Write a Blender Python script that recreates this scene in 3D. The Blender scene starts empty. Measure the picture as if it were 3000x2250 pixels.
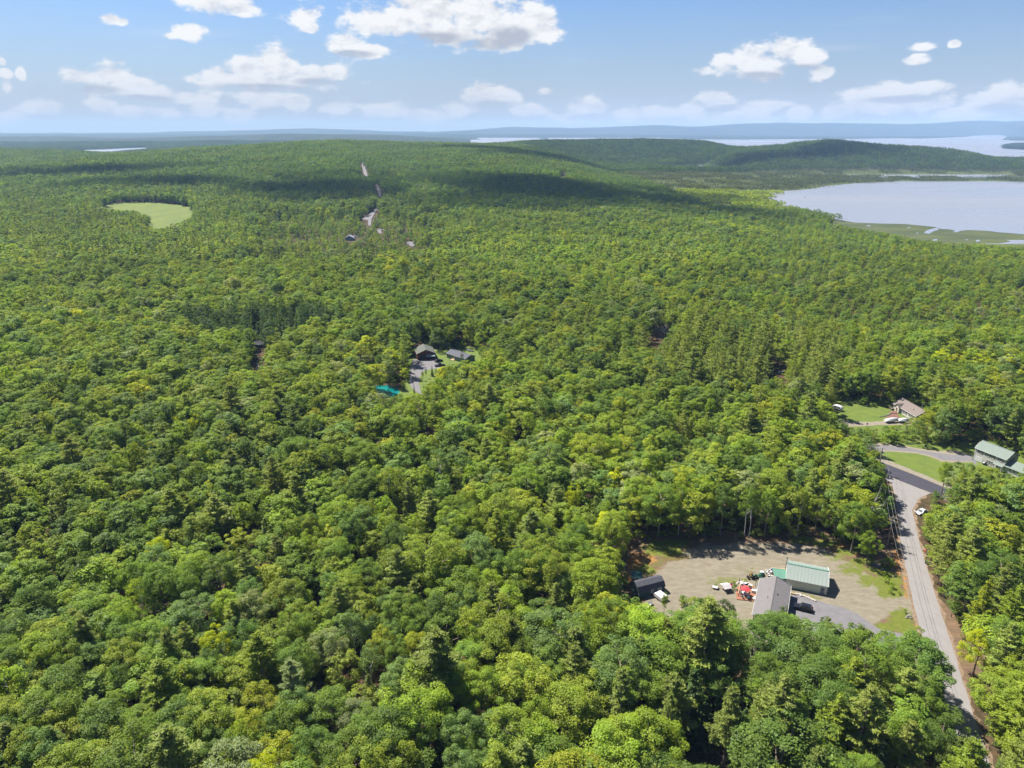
import bpy, bmesh, math, random
import numpy as np
from mathutils import Vector, Matrix, noise as mnoise
from mathutils.geometry import tessellate_polygon

# ------------------------------------------------------------------ camera, world, sun, exposure
S = bpy.context.scene
H = 122.0                                   # drone height above the yard, metres
F, CX, CY, HORIZON = 2083.0, 1500.0, 1125.0, 375.0
PITCH = math.atan((CY - HORIZON) / F)
cp, sp = math.cos(PITCH), math.sin(PITCH)

cam_data = bpy.data.cameras.new('camera')
cam = bpy.data.objects.new('camera', cam_data)
S.collection.objects.link(cam)
cam.location = (0, 0, H)
cam.rotation_euler = (math.pi / 2 - PITCH, 0, 0)
cam_data.sensor_fit = 'HORIZONTAL'
cam_data.angle = 2 * math.atan(1500.0 / F)
cam_data.clip_start = 1.0
cam_data.clip_end = 120000.0
S.camera = cam

SUN_EL = math.radians(54)
SUN_AZ = math.atan2(-0.74, 0.67)            # measured from +Y towards +X
SUN_DIR = Vector((math.sin(SUN_AZ) * math.cos(SUN_EL), math.cos(SUN_AZ) * math.cos(SUN_EL), math.sin(SUN_EL)))
sun_data = bpy.data.lights.new('sun', 'SUN')
sun_data.energy = 5.0
sun_data.angle = math.radians(0.55)
sun_data.color = (1.0, 0.955, 0.88)
sun = bpy.data.objects.new('sun', sun_data)
S.collection.objects.link(sun)
sun.rotation_euler = SUN_DIR.to_track_quat('Z', 'Y').to_euler()

S.view_settings.view_transform = 'Standard'
S.view_settings.look = 'None'
S.view_settings.gamma = 1.0
S.view_settings.use_curve_mapping = False
S.view_settings.exposure = 1.42

S.render.engine = 'CYCLES'
S.cycles.use_denoising = True
S.cycles.max_bounces = 6
S.cycles.diffuse_bounces = 4
S.cycles.glossy_bounces = 2
S.cycles.transmission_bounces = 4
S.cycles.volume_bounces = 1
S.cycles.transparent_max_bounces = 24
S.cycles.caustics_reflective = False
S.cycles.caustics_refractive = False

# ------------------------------------------------------------------ projection helpers: where a thing of the photograph stands in the place
def ray(px, py):
    yo = py - CY
    return (px - CX, F * cp - yo * sp, -(yo * cp + F * sp))

def G(px, py, z=0.0):
    d = ray(px, py)
    t = (z - H) / d[2]
    return Vector((d[0] * t, d[1] * t, z))

def proj(x, y, z):
    """world -> pixel of the 3000 x 2250 photograph (numpy friendly)"""
    dz = z - H
    depth = y * cp - dz * sp
    up = y * sp + dz * cp
    return CX + F * x / depth, CY - F * up / depth

# ------------------------------------------------------------------ world: daylight sky with fair-weather cumulus
W = bpy.data.worlds.new('World')
S.world = W
W.use_nodes = True
SKY_STRENGTH = 0.050
def build_world():
    nt = W.node_tree
    nt.nodes.clear()
    N, L = nt.nodes, nt.links
    def node(t, **kw):
        n = N.new(t)
        for k, v in kw.items():
            setattr(n, k, v)
        return n
    def math_(op, a, b=None, c=None, clamp=False):
        n = node('ShaderNodeMath', operation=op, use_clamp=clamp)
        for i, v in enumerate((a, b, c)):
            if v is None: continue
            if isinstance(v, (int, float)): n.inputs[i].default_value = v
            else: L.new(v, n.inputs[i])
        return n.outputs[0]
    def vmath(op, a, b=None, c=None, out=0):
        n = node('ShaderNodeVectorMath', operation=op)
        for i, v in enumerate((a, b, c)):
            if v is None: continue
            if isinstance(v, tuple): n.inputs[i].default_value = v
            else: L.new(v, n.inputs[i])
        return n.outputs[out]
    def maprange(v, a, b, c=0.0, d=1.0, smooth=True):
        n = node('ShaderNodeMapRange', interpolation_type='SMOOTHSTEP' if smooth else 'LINEAR')
        for i, q in enumerate((v, a, b, c, d)):
            if isinstance(q, (int, float)): n.inputs[i].default_value = q
            else: L.new(q, n.inputs[i])
        return n.outputs[0]
    def mixc(fac, a, b):
        n = node('ShaderNodeMix', data_type='RGBA')
        for s, v in ((n.inputs[0], fac), (n.inputs[6], a), (n.inputs[7], b)):
            if isinstance(v, (int, float)): s.default_value = v
            elif isinstance(v, tuple): s.default_value = v
            else: L.new(v, s)
        return n.outputs[2]
    tc = node('ShaderNodeTexCoord')
    gen = tc.outputs['Generated']
    sky = node('ShaderNodeTexSky', sky_type='NISHITA')
    sky.sun_disc = False
    sky.sun_elevation = SUN_EL
    sky.sun_rotation = SUN_AZ
    sky.altitude = 150
    sky.air_density = 1.0
    sky.dust_density = 0.6
    sky.ozone_density = 4.0
    skyc = vmath('MULTIPLY', sky.outputs[0], (SKY_STRENGTH * 0.60, SKY_STRENGTH * 0.745, SKY_STRENGTH * 0.95))
    # direction -> azimuth, elevation (radians)
    sx = node('ShaderNodeSeparateXYZ'); L.new(gen, sx.inputs[0])
    az = math_('ARCTAN2', sx.outputs[0], sx.outputs[1])
    el = math_('ARCSINE', sx.outputs[2])
    # band of summer haze above the horizon
    hz = math_('MULTIPLY', math_('POWER', maprange(el, 0.0, 0.20, 1.0, 0.0, False), 1.6), 0.92)
    skyc = mixc(hz, skyc, HAZE_SKY)
    comb = node('ShaderNodeCombineXYZ'); L.new(az, comb.inputs[0]); L.new(el, comb.inputs[1])
    ae = comb.outputs[0]
    # gentle domain warp, so that outlines are ragged
    nz = node('ShaderNodeTexNoise', noise_dimensions='3D'); nz.inputs['Scale'].default_value = 30; nz.inputs['Detail'].default_value = 9; nz.inputs['Roughness'].default_value = 0.62
    stretch = vmath('MULTIPLY', ae, (0.75, 1.35, 1.0)); L.new(stretch, nz.inputs['Vector'])
    def cloud_px(px, py, rx, ry):
        d = Vector(ray(px, py)).normalized()
        a = math.atan2(d.x, d.y); e = math.asin(d.z)
        d2 = Vector(ray(px + rx, py)).normalized(); d3 = Vector(ray(px, py - ry)).normalized()
        return a, e, abs(math.atan2(d2.x, d2.y) - a), abs(math.asin(d3.z) - e)
    def puffs(blobs, soft):
        far = None
        for blob in blobs:
            a, e, ra, re = cloud_px(*blob[:4])
            pt = node('ShaderNodeCombineXYZ'); L.new(az, pt.inputs[0]); L.new(el, pt.inputs[1])
            if far is not None: L.new(far, pt.inputs[2])      # one puff after another
            v = vmath('LENGTH', vmath('MULTIPLY_ADD', pt.outputs[0], (1 / ra, 1 / re, 0), (-a / ra, -e / re, 0)), out=1)
            far = v if far is None else math_('SMOOTH_MIN', far, v, soft)
        return far
    far = puffs(CLOUDS, 0.22)
    grey = math_('SUBTRACT', 1.0, puffs(CLOUD_BASES, 0.3))
    D = math_('SUBTRACT', 1.0, far)
    n1 = math_('SUBTRACT', nz.outputs[0], 0.5)
    dens = math_('MULTIPLY_ADD', n1, 2.7, D)
    # scattered cumulus over the rest of the sky (above the picture and behind)
    elc = math_('MAXIMUM', sx.outputs[2], 0.03)
    plane = node('ShaderNodeVectorMath', operation='DIVIDE')
    L.new(gen, plane.inputs[0])
    c3 = node('ShaderNodeCombineXYZ'); [L.new(elc, c3.inputs[i]) for i in range(3)]
    L.new(c3.outputs[0], plane.inputs[1])
    n2 = node('ShaderNodeTexNoise', noise_dimensions='2D'); n2.inputs['Scale'].default_value = 1.1; n2.inputs['Detail'].default_value = 6; n2.inputs['Roughness'].default_value = 0.55
    L.new(plane.outputs[0], n2.inputs['Vector'])
    gen_d = math_('MULTIPLY_ADD', n2.outputs[0], 4.0, -2.35)
    gen_d = math_('ADD', gen_d, maprange(sx.outputs[2], 0.17, 0.30, -3.0, 0.0))
    dens = math_('MAXIMUM', dens, gen_d)
    mask = maprange(dens, 0.0, 0.48)
    # relief: compare the noise with itself a little towards the sun (left and up)
    nz2 = node('ShaderNodeTexNoise', noise_dimensions='3D'); nz2.inputs['Scale'].default_value = 30; nz2.inputs['Detail'].default_value = 9; nz2.inputs['Roughness'].default_value = 0.62
    L.new(vmath('ADD', stretch, (-0.006, 0.012, 0)), nz2.inputs['Vector'])
    rel = math_('SUBTRACT', nz.outputs[0], nz2.outputs[0])
    body = math_('MULTIPLY', maprange(math_('MULTIPLY_ADD', n1, 1.2, grey), -0.05, 0.70), -0.46)
    shade = math_('ADD', math_('MULTIPLY_ADD', rel, 1.1, 0.90), body)
    shade = math_('MINIMUM', math_('MAXIMUM', shade, 0.50), 1.0)
    ccol = mixc(maprange(shade, 0.5, 0.95, 0, 1, False), CLOUD_LOW, CLOUD_HIGH)
    # far clouds near the horizon sink into the haze
    ccol = mixc(math_('MULTIPLY', maprange(el, 0.0, 0.10, 1.0, 0.0), 0.45), ccol, HAZE_SKY)
    mask = math_('MULTIPLY', mask, maprange(el, 0.0, 0.06, 0.80, 0.98))
    # thin high streaks
    n3 = node('ShaderNodeTexNoise', noise_dimensions='3D'); n3.inputs['Scale'].default_value = 5; n3.inputs['Detail'].default_value = 5
    L.new(vmath('MULTIPLY', ae, (0.8, 7.0, 1.0)), n3.inputs['Vector'])
    cir = math_('MULTIPLY', maprange(n3.outputs[0], 0.54, 0.80), 0.22)
    cir = math_('MULTIPLY', cir, maprange(el, 0.03, 0.10))
    skyc = mixc(cir, skyc, CLOUD_HIGH)
    out_c = mixc(mask, skyc, ccol)
    bg = node('ShaderNodeBackground'); L.new(out_c, bg.inputs[0]); bg.inputs[1].default_value = 1.0
    o = node('ShaderNodeOutputWorld'); L.new(bg.outputs[0], o.inputs[0])
HAZE_SKY = (0.180, 0.196, 0.230, 1)
CLOUD_HIGH = (0.365, 0.37, 0.375, 1)
CLOUD_LOW = (0.185, 0.20, 0.23, 1)
# fair-weather cumulus seen over the lakes: centre and half size of each puff
CLOUDS = [
 (620,-20,170,60),(480,-30,120,40),(690,20,90,45),(800,-40,120,45),
 (1130,60,150,70),(1260,30,170,90),(1420,50,180,95),(1540,70,110,80),(1600,95,60,40),(1330,95,180,45),(1470,110,160,45),
 (1010,130,75,40),(1100,148,60,26),(890,50,75,40),(910,80,40,20),
 (540,95,55,30),(500,105,40,16),(330,55,45,22),(355,65,30,16),
 (250,225,85,38),(330,215,80,45),(400,250,80,34),(470,275,80,34),(560,285,100,28),(300,262,110,26),
 (640,225,70,38),(720,205,75,55),(810,190,90,65),(920,215,80,38),(980,215,60,40),(790,240,230,26),
 (130,318,90,26),(290,305,60,28),(470,328,60,26),(760,290,110,38),(870,300,70,30),(980,315,70,26),(1120,322,80,30),(1240,335,100,26),
 (1390,285,55,38),(1440,270,65,38),(1490,290,55,30),(1600,270,34,16),(1545,322,70,26),
 (1700,325,60,34),(1740,310,45,32),(1690,345,110,20),
 (2120,180,60,42),(2200,165,90,55),(2310,150,85,52),(2360,175,55,40),(2250,215,80,24),(2235,185,110,42),(2070,205,40,18),(2405,213,52,26),
 (2690,175,46,22),(2700,138,46,16),(2797,128,22,13),
 (1930,330,90,30),(2100,290,70,28),(2240,315,85,32),(2280,305,60,26),(2330,330,60,26),(2150,345,160,22),
 (2520,290,70,34),(2620,265,90,34),(2720,255,75,26),(2560,315,150,30),(2700,310,120,26),(2950,280,75,50),(2870,300,80,34),(2820,330,150,28),(3010,310,60,36),
 (600,322,55,28),(700,335,60,26),(1335,322,50,28),(1840,338,60,24),(2020,318,45,26),(2440,330,60,30),(2490,318,45,30),(2760,300,60,30),(380,330,60,26),
 (20,255,24,30),(5,180,20,18),(10,215,26,20),(60,215,16,20),(30,345,60,22),
]
CLOUD_BASES = [(1270,112,150,26),(1440,128,150,26),(1500,105,80,40),(660,62,110,22),(1030,158,80,16),(270,262,110,22),(430,292,110,18),(780,258,190,18),(930,240,90,16),(2230,225,110,20),(2330,200,80,16),(1440,305,90,16),(1710,345,90,14),(2640,292,140,14),(2940,318,110,18)]
build_world()

# ------------------------------------------------------------------ small library: materials, meshes, tags
MATS = {}
def _ins(n, name):
    return n.inputs[name]

def mat(name, color, rough=0.8, metallic=0.0, var=0.0, scale=1.0, color2=None, bump=0.0, spec=0.3, detail=4, coords='Object', stretch=(1, 1, 1)):
    """plain procedural surface: base colour broken up by noise, optional bump"""
    if name in MATS: return MATS[name]
    m = bpy.data.materials.new(name); m.use_nodes = True
    nt = m.node_tree; N, L = nt.nodes, nt.links
    b = N['Principled BSDF']
    b.inputs['Roughness'].default_value = rough
    b.inputs['Metallic'].default_value = metallic
    b.inputs['Specular IOR Level'].default_value = spec
    c = (*color, 1)
    if var > 0 or color2 is not None or bump > 0:
        tc = N.new('ShaderNodeTexCoord'); mp = N.new('ShaderNodeMapping'); mp.inputs['Scale'].default_value = stretch
        L.new(tc.outputs[coords], mp.inputs[0])
        nz = N.new('ShaderNodeTexNoise'); nz.inputs['Scale'].default_value = scale; nz.inputs['Detail'].default_value = detail; nz.inputs['Roughness'].default_value = 0.6
        L.new(mp.outputs[0], nz.inputs['Vector'])
        cr = N.new('ShaderNodeValToRGB')
        c2 = (*color2, 1) if color2 is not None else tuple(max(0, q * (1 - var)) for q in color) + (1,)
        c1 = c if color2 is not None else tuple(min(1, q * (1 + var)) for q in color) + (1,)
        cr.color_ramp.elements[0].position = 0.32; cr.color_ramp.elements[0].color = c2
        cr.color_ramp.elements[1].position = 0.68; cr.color_ramp.elements[1].color = c1
        L.new(nz.outputs[0], cr.inputs[0]); L.new(cr.outputs[0], b.inputs['Base Color'])
        if bump > 0:
            bp = N.new('ShaderNodeBump'); bp.inputs['Strength'].default_value = 0.6; bp.inputs['Distance'].default_value = bump
            L.new(nz.outputs[0], bp.inputs['Height']); L.new(bp.outputs[0], b.inputs['Normal'])
    else:
        b.inputs['Base Color'].default_value = c
    MATS[name] = m
    return m

def link(o, parent=None):
    S.collection.objects.link(o)
    if parent is not None: o.parent = parent
    return o

def tag(o, label=None, cat=None, group=None, kind=None):
    if label: o['label'] = label
    if cat: o['category'] = cat
    if group: o['group'] = group
    if kind: o['kind'] = kind
    return o

def empty(name, loc=(0, 0, 0), rz=0.0, label=None, cat=None, group=None):
    o = bpy.data.objects.new(name, None); link(o)
    o.empty_display_size = 0.5
    o.location = loc; o.rotation_euler = (0, 0, rz)
    return tag(o, label, cat, group)

class MB:
    """collects solids and builds ONE mesh object"""
    def __init__(s): s.v = []; s.f = []
    def add(s, vs, fs):
        n = len(s.v); s.v += [tuple(v) for v in vs]; s.f += [tuple(i + n for i in f) for f in fs]; return s
    def box(s, c, d, rz=0.0, rx=0.0, ry=0.0):
        hx, hy, hz = d[0] / 2, d[1] / 2, d[2] / 2
        M = Matrix.Rotation(rz, 3, 'Z') @ Matrix.Rotation(ry, 3, 'Y') @ Matrix.Rotation(rx, 3, 'X')
        vs = [Vector(c) + M @ Vector((x, y, z)) for z in (-hz, hz) for y in (-hy, hy) for x in (-hx, hx)]
        return s.add(vs, [(0, 2, 3, 1), (4, 5, 7, 6), (0, 1, 5, 4), (1, 3, 7, 5), (3, 2, 6, 7), (2, 0, 4, 6)])
    def slab(s, quad, th):
        """thick plate: four corner points of the outer face, thickness against its normal"""
        a, b, c, d = [Vector(q) for q in quad]
        n = (b - a).cross(d - a).normalized() * th
        vs = [a, b, c, d, a - n, b - n, c - n, d - n]
        return s.add(vs, [(0, 1, 2, 3), (7, 6, 5, 4), (0, 4, 5, 1), (1, 5, 6, 2), (2, 6, 7, 3), (3, 7, 4, 0)])
    def prism(s, poly, axis, a, b):
        """polygon (list of 2D) extruded along axis 'x','y','z' from a to b"""
        def P(u, w, t): return {'x': (t, u, w), 'y': (u, t, w), 'z': (u, w, t)}[axis]
        n = len(poly)
        vs = [P(u, w, a) for u, w in poly] + [P(u, w, b) for u, w in poly]
        fs = [tuple(range(n)), tuple(range(2 * n - 1, n - 1, -1))] + [(i, i + n, (i + 1) % n + n, (i + 1) % n) for i in range(n)]
        return s.add(vs, fs)
    def tube(s, pts, radii, n=6, cap=True):
        pts = [Vector(p) for p in pts]; base = len(s.v); rings = []
        for i, p in enumerate(pts):
            t = (pts[min(i + 1, len(pts) - 1)] - pts[max(i - 1, 0)])
            t = t.normalized() if t.length > 1e-9 else Vector((0, 0, 1))
            u = t.orthogonal().normalized() if i == 0 else (u - t * u.dot(t)).normalized()
            w = t.cross(u)
            r = radii[i] if hasattr(radii, '__len__') else radii
            rings.append([p + (u * math.cos(2 * math.pi * k / n) + w * math.sin(2 * math.pi * k / n)) * r for k in range(n)])
        vs = [q for R_ in rings for q in R_]
        fs = [(i * n + k, i * n + (k + 1) % n, (i + 1) * n + (k + 1) % n, (i + 1) * n + k) for i in range(len(pts) - 1) for k in range(n)]
        if cap: fs += [tuple(range(n - 1, -1, -1)), tuple((len(pts) - 1) * n + k for k in range(n))]
        return s.add(vs, fs)
    def lathe(s, prof, c=(0, 0, 0), n=12):
        vs = [(c[0] + r * math.cos(2 * math.pi * k / n), c[1] + r * math.sin(2 * math.pi * k / n), c[2] + z) for r, z in prof for k in range(n)]
        fs = [(i * n + k, i * n + (k + 1) % n, (i + 1) * n + (k + 1) % n, (i + 1) * n + k) for i in range(len(prof) - 1) for k in range(n)]
        fs += [tuple(range(n - 1, -1, -1)), tuple((len(prof) - 1) * n + k for k in range(n))]
        return s.add(vs, fs)
    def blob(s, c, r, seed=0, rough=0.25, sub=2):
        bm = bmesh.new(); bmesh.ops.create_icosphere(bm, subdivisions=sub, radius=1.0)
        off = Vector((seed * 3.1, seed * 1.7, seed * 2.3))
        for v in bm.verts:
            k = 1 + rough * mnoise.noise(v.co * 1.4 + off) + rough * 0.5 * mnoise.noise(v.co * 3.3 + off)
            v.co = Vector((v.co.x * r[0], v.co.y * r[1], v.co.z * r[2])) * k + Vector(c)
        bm.verts.index_update()
        s.add([v.co[:] for v in bm.verts], [[v.index for v in f.verts] for f in bm.faces]); bm.free(); return s
    def mesh(s, name):
        me = bpy.data.meshes.new(name); me.from_pydata(s.v, [], s.f)
        bm = bmesh.new(); bm.from_mesh(me); bmesh.ops.recalc_face_normals(bm, faces=bm.faces); bm.to_mesh(me); bm.free()
        return me
    def build(s, name, material, parent=None, bevel=0.0, smooth=False):
        me = s.mesh(name)
        if bevel > 0:
            bm = bmesh.new(); bm.from_mesh(me)
            bmesh.ops.bevel(bm, geom=bm.edges[:], offset=bevel, segments=1, affect='EDGES', clamp_overlap=True)
            bm.to_mesh(me); bm.free()
        me.materials.append(material)
        if smooth: me.polygons.foreach_set('use_smooth', [True] * len(me.polygons))
        o = bpy.data.objects.new(name, me)
        return link(o, parent)

def np_mesh(name, V, Q, material, smooth=False, **attrs):
    """V (n,3), Q (m,k) faces of equal size, optional point attributes"""
    me = bpy.data.meshes.new(name)
    V = np.asarray(V, np.float32); Q = np.asarray(Q, np.int32); k = Q.shape[1]
    me.vertices.add(len(V)); me.vertices.foreach_set('co', V.ravel())
    me.loops.add(Q.size); me.loops.foreach_set('vertex_index', Q.ravel())
    me.polygons.add(len(Q)); me.polygons.foreach_set('loop_start', np.arange(0, Q.size, k, dtype=np.int32))
    if smooth: me.polygons.foreach_set('use_smooth', np.ones(len(Q), bool))
    me.update(calc_edges=True)
    for an, av in attrs.items():
        av = np.asarray(av, np.float32)
        if av.ndim == 2:
            a = me.attributes.new(an, 'FLOAT_COLOR', 'POINT')
            rgba = np.ones((len(V), 4), np.float32); rgba[:, :3] = av; a.data.foreach_set('color', rgba.ravel())
        else:
            a = me.attributes.new(an, 'FLOAT', 'POINT'); a.data.foreach_set('value', av)
    if material: me.materials.append(material)
    return me

def smooth(a, b, x):
    t = np.clip((np.asarray(x, float) - a) / (b - a), 0, 1)
    return t * t * (3 - 2 * t)

def in_poly(poly, x, y):
    x = np.asarray(x, float); y = np.asarray(y, float); r = np.zeros(x.shape, bool); n = len(poly)
    for i in range(n):
        x1, y1 = poly[i]; x2, y2 = poly[(i + 1) % n]
        c = ((y1 > y) != (y2 > y)) & (x < (x2 - x1) * (y - y1) / (y2 - y1 + 1e-12) + x1)
        r ^= c
    return r

# ------------------------------------------------------------------ terrain: yard plateau, bog and ponds, forested hills, far ridges
POND_Z, BOG_Z = -8.0, -8.25
def zd_fwd(py):
    yo = py - CY
    return yo * cp + F * sp, F * cp - yo * sp
def ridge_profile(points, Y, tree):
    xs, zs = [], []
    for px, py in points:
        zd, fw = zd_fwd(py); xs.append((px - CX) * Y / fw); zs.append(H - Y * zd / fw - tree)
    return np.array(xs), np.array(zs)
HILL = ridge_profile([(-600,440),(-250,432),(0,442),(180,450),(300,455),(400,452),(520,434),(740,422),(900,413),(1000,411),(1200,417),(1400,421),(1500,427),(1640,446),(1780,480),(1860,510)], 2600, 15)
R1 = ridge_profile([(1380,440),(1450,424),(1560,415),(1700,409),(1900,407),(2050,411),(2160,432),(2300,470)], 3500, 14)
R2 = ridge_profile([(2080,470),(2150,438),(2250,432),(2320,424),(2400,411),(2450,408),(2550,420),(2650,426),(2750,432),(2850,455),(3000,466),(3300,470)], 2750, 15)
M1 = ridge_profile([(-900,400),(-200,404),(0,403),(250,406),(420,405),(600,400),(750,397),(1000,394),(1150,397),(1250,403),(1360,412)], 7600, 6)
FR = ridge_profile([(-1500,385),(-600,389),(0,393),(150,393),(300,390),(450,387),(600,384),(840,378),(1040,380),(1100,384),(1300,386),(1400,378),(1500,373),(1700,376),(1760,374),(1920,366),(2050,370),(2150,363),(2300,360),(2500,362),(2700,361),(2800,358),(2860,352),(2950,357),(3000,353),(3600,350),(4500,360)], 17000, 4)
def prof(P, x, lo=0.0):
    return np.maximum(np.interp(x, P[0], P[1], left=P[1][0], right=P[1][-1]), lo)
def rolling(x, y, s, seed):
    return (np.sin(x / s + seed) * np.cos(y / (s * 0.8) + 1.7 * seed) + 0.5 * np.sin(x / (s * 0.43) + y / (s * 0.6) + 2.1 * seed) + 0.3 * np.cos(x / (s * 0.21) - y / (s * 0.27) + seed))
def ground_z(x, y):
    x = np.asarray(x, float); y = np.asarray(y, float)
    bog = smooth(480, 900, y) * smooth(60, 340, x)
    basin = smooth(3300, 3900, y)
    z = BOG_Z * np.maximum(bog, basin)
    land = prof(HILL, x) * smooth(800, 2550, y) * (1 - smooth(2700, 3500, y))
    z = z + land + rolling(x, y, 160, 1.3) * 1.6 * smooth(750, 1500, y) * (1 - bog) * (1 - basin)
    xl = R1[0]; r1 = np.interp(x, xl, R1[1], left=BOG_Z, right=BOG_Z) - BOG_Z
    z = z + np.maximum(r1, 0) * smooth(2750, 3450, y) * (1 - smooth(3600, 4200, y)) * (1 - 0.0 * x)
    r2 = np.interp(x, R2[0], R2[1], left=BOG_Z, right=R2[1][-1]) - BOG_Z
    z = z + np.maximum(r2, 0) * smooth(2180, 2720, y) * (1 - smooth(2800, 3300, y))
    m1 = np.interp(x, M1[0], M1[1], right=BOG_Z) - BOG_Z
    z = z + np.maximum(m1, 0) * smooth(5600, 7500, y) * (1 - smooth(7800, 9800, y))
    z = z + np.where(m1 > 3, 1.0, 0.0) * (rolling(x, y, 420, 1.1) + 1.2) * 7.0 * smooth(5200, 6800, y) * (1 - smooth(8200, 9800, y))
    fr = prof(FR, x, -20) - BOG_Z
    z = z + fr * smooth(14200, 16900, y) * (1 - smooth(17200, 21000, y))
    ml = smooth(-6000, -500, -x) * 30 * smooth(10500, 12500, y) * (1 - smooth(13000, 14500, y))
    z = z + ml + (rolling(x, y, 900, 0.4) + 0.6 * rolling(x, y, 330, 2.0)) * 11.0 * smooth(14000, 16500, y) - 60 * smooth(19000, 30000, y)
    return z
def gz(x, y): return float(ground_z(np.array([x]), np.array([y]))[0])
def GT(px, py, dz=0.0):
    """where the line of sight through a pixel meets the terrain (raised by dz)"""
    d = ray(px, py)
    if d[2] >= 0: return None
    ts = np.geomspace(0.02, 30, 4000)
    zz = H + d[2] * ts; tz = ground_z(d[0] * ts, d[1] * ts) + dz
    i = int(np.argmax(zz <= tz))
    if zz[i] > tz[i]: i = len(ts) - 1
    a, b = ts[max(i - 1, 0)], ts[i]
    for _ in range(30):
        m = (a + b) / 2
        if H + d[2] * m <= gz(d[0] * m, d[1] * m) + dz: b = m
        else: a = m
    return Vector((d[0] * b, d[1] * b, gz(d[0] * b, d[1] * b)))

# ------------------------------------------------------------------ ground sheet to the horizon
def terrain_material():
    m = bpy.data.materials.new('forest_ground'); m.use_nodes = True
    nt = m.node_tree; N, L = nt.nodes, nt.links; b = N['Principled BSDF']
    b.inputs['Roughness'].default_value = 0.95; b.inputs['Specular IOR Level'].default_value = 0.1
    geo = N.new('ShaderNodeNewGeometry')
    def noise(scale, detail=5):
        n = N.new('ShaderNodeTexNoise'); n.inputs['Scale'].default_value = scale; n.inputs['Detail'].default_value = detail
        L.new(geo.outputs['Position'], n.inputs['Vector']); return n.outputs[0]
    def ramp(f, c1, c2, a=0.35, z=0.65):
        r = N.new('ShaderNodeValToRGB'); r.color_ramp.elements[0].position = a; r.color_ramp.elements[1].position = z
        r.color_ramp.elements[0].color = (*c1, 1); r.color_ramp.elements[1].color = (*c2, 1); L.new(f, r.inputs[0]); return r.outputs[0]
    def mix(f, a, c):
        n = N.new('ShaderNodeMix'); n.data_type = 'RGBA'; L.new(f, n.inputs[0]); L.new(a, n.inputs[6]); L.new(c, n.inputs[7]); return n.outputs[2]
    def attr(nm):
        a = N.new('ShaderNodeAttribute'); a.attribute_name = nm; return a.outputs['Fac']
    litter = ramp(noise(0.5), (0.034, 0.022, 0.014), (0.085, 0.048, 0.028))
    green = ramp(noise(0.22), (0.025, 0.040, 0.012), (0.055, 0.075, 0.022))
    floor_ = mix(ramp(noise(0.06), (0, 0, 0), (0.4, 0.4, 0.4)), litter, green)
    bog = ramp(noise(0.03), (0.045, 0.062, 0.020), (0.085, 0.100, 0.030))
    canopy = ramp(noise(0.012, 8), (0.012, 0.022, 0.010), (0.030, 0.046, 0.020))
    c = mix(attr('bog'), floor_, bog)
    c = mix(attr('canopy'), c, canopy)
    L.new(c, b.inputs['Base Color'])
    return m
def build_terrain():
    us = np.linspace(-1.7, 1.7, 261)
    ys = np.concatenate([np.linspace(-260, 700, 49), 700 + (np.geomspace(1, 27, 261) - 1) / 26 * 29300])[:]
    ys = np.unique(ys)
    U, Y = np.meshgrid(us, ys)
    X = U * (np.abs(Y) + 420)
    Z = ground_z(X, Y)
    nx, ny = len(us), len(ys)
    i = np.arange((ny - 1) * (nx - 1)); r = i // (nx - 1); c = i % (nx - 1)
    a = r * nx + c
    Q = np.stack([a, a + 1, a + nx + 1, a + nx], 1)
    bog = smooth(560, 880, Y) * smooth(110, 330, X) * (1 - smooth(2250, 2420, Y))
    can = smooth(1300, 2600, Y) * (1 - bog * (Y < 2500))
    me = np_mesh('ground', np.stack([X, Y, Z], -1).reshape(-1, 3), Q, terrain_material(), smooth=True, bog=bog.ravel(), canopy=can.ravel())
    o = bpy.data.objects.new('ground', me); link(o); tag(o, kind='structure')
    return o
build_terrain()

def sheet(name, pts, z, material, kind='structure', jag=0.0, step=None, seed=0, drape=False, parent=None, subdivide=0):
    """flat sheet from a ground outline; jag roughens the outline"""
    rng = random.Random(seed + len(pts))
    P = [Vector((p[0], p[1])) for p in pts]
    if step:
        Q = []
        for i, p in enumerate(P):
            q = P[(i + 1) % len(P)]; n = max(1, int((q - p).length / step))
            d = (q - p); nrm = Vector((-d.y, d.x)).normalized() if d.length > 0 else Vector((0, 0))
            for k in range(n):
                w = p + d * (k / n)
                Q.append(w + (nrm * rng.uniform(-jag, jag) if k else Vector((0, 0))))
        P = Q
    tri = tessellate_polygon([[Vector((p.x, p.y, 0)) for p in P]])
    me = bpy.data.meshes.new(name)
    me.from_pydata([(p.x, p.y, (gz(p.x, p.y) + z) if drape else z) for p in P], [], [tuple(t) for t in tri])
    bm = bmesh.new(); bm.from_mesh(me)
    bmesh.ops.recalc_face_normals(bm, faces=bm.faces)
    for f in bm.faces:
        if f.normal.z < 0: f.normal_flip()
    bm.to_mesh(me); bm.free()
    me.materials.append(material)
    o = bpy.data.objects.new(name, me); link(o, parent)
    if kind: o['kind'] = kind
    return o

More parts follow.
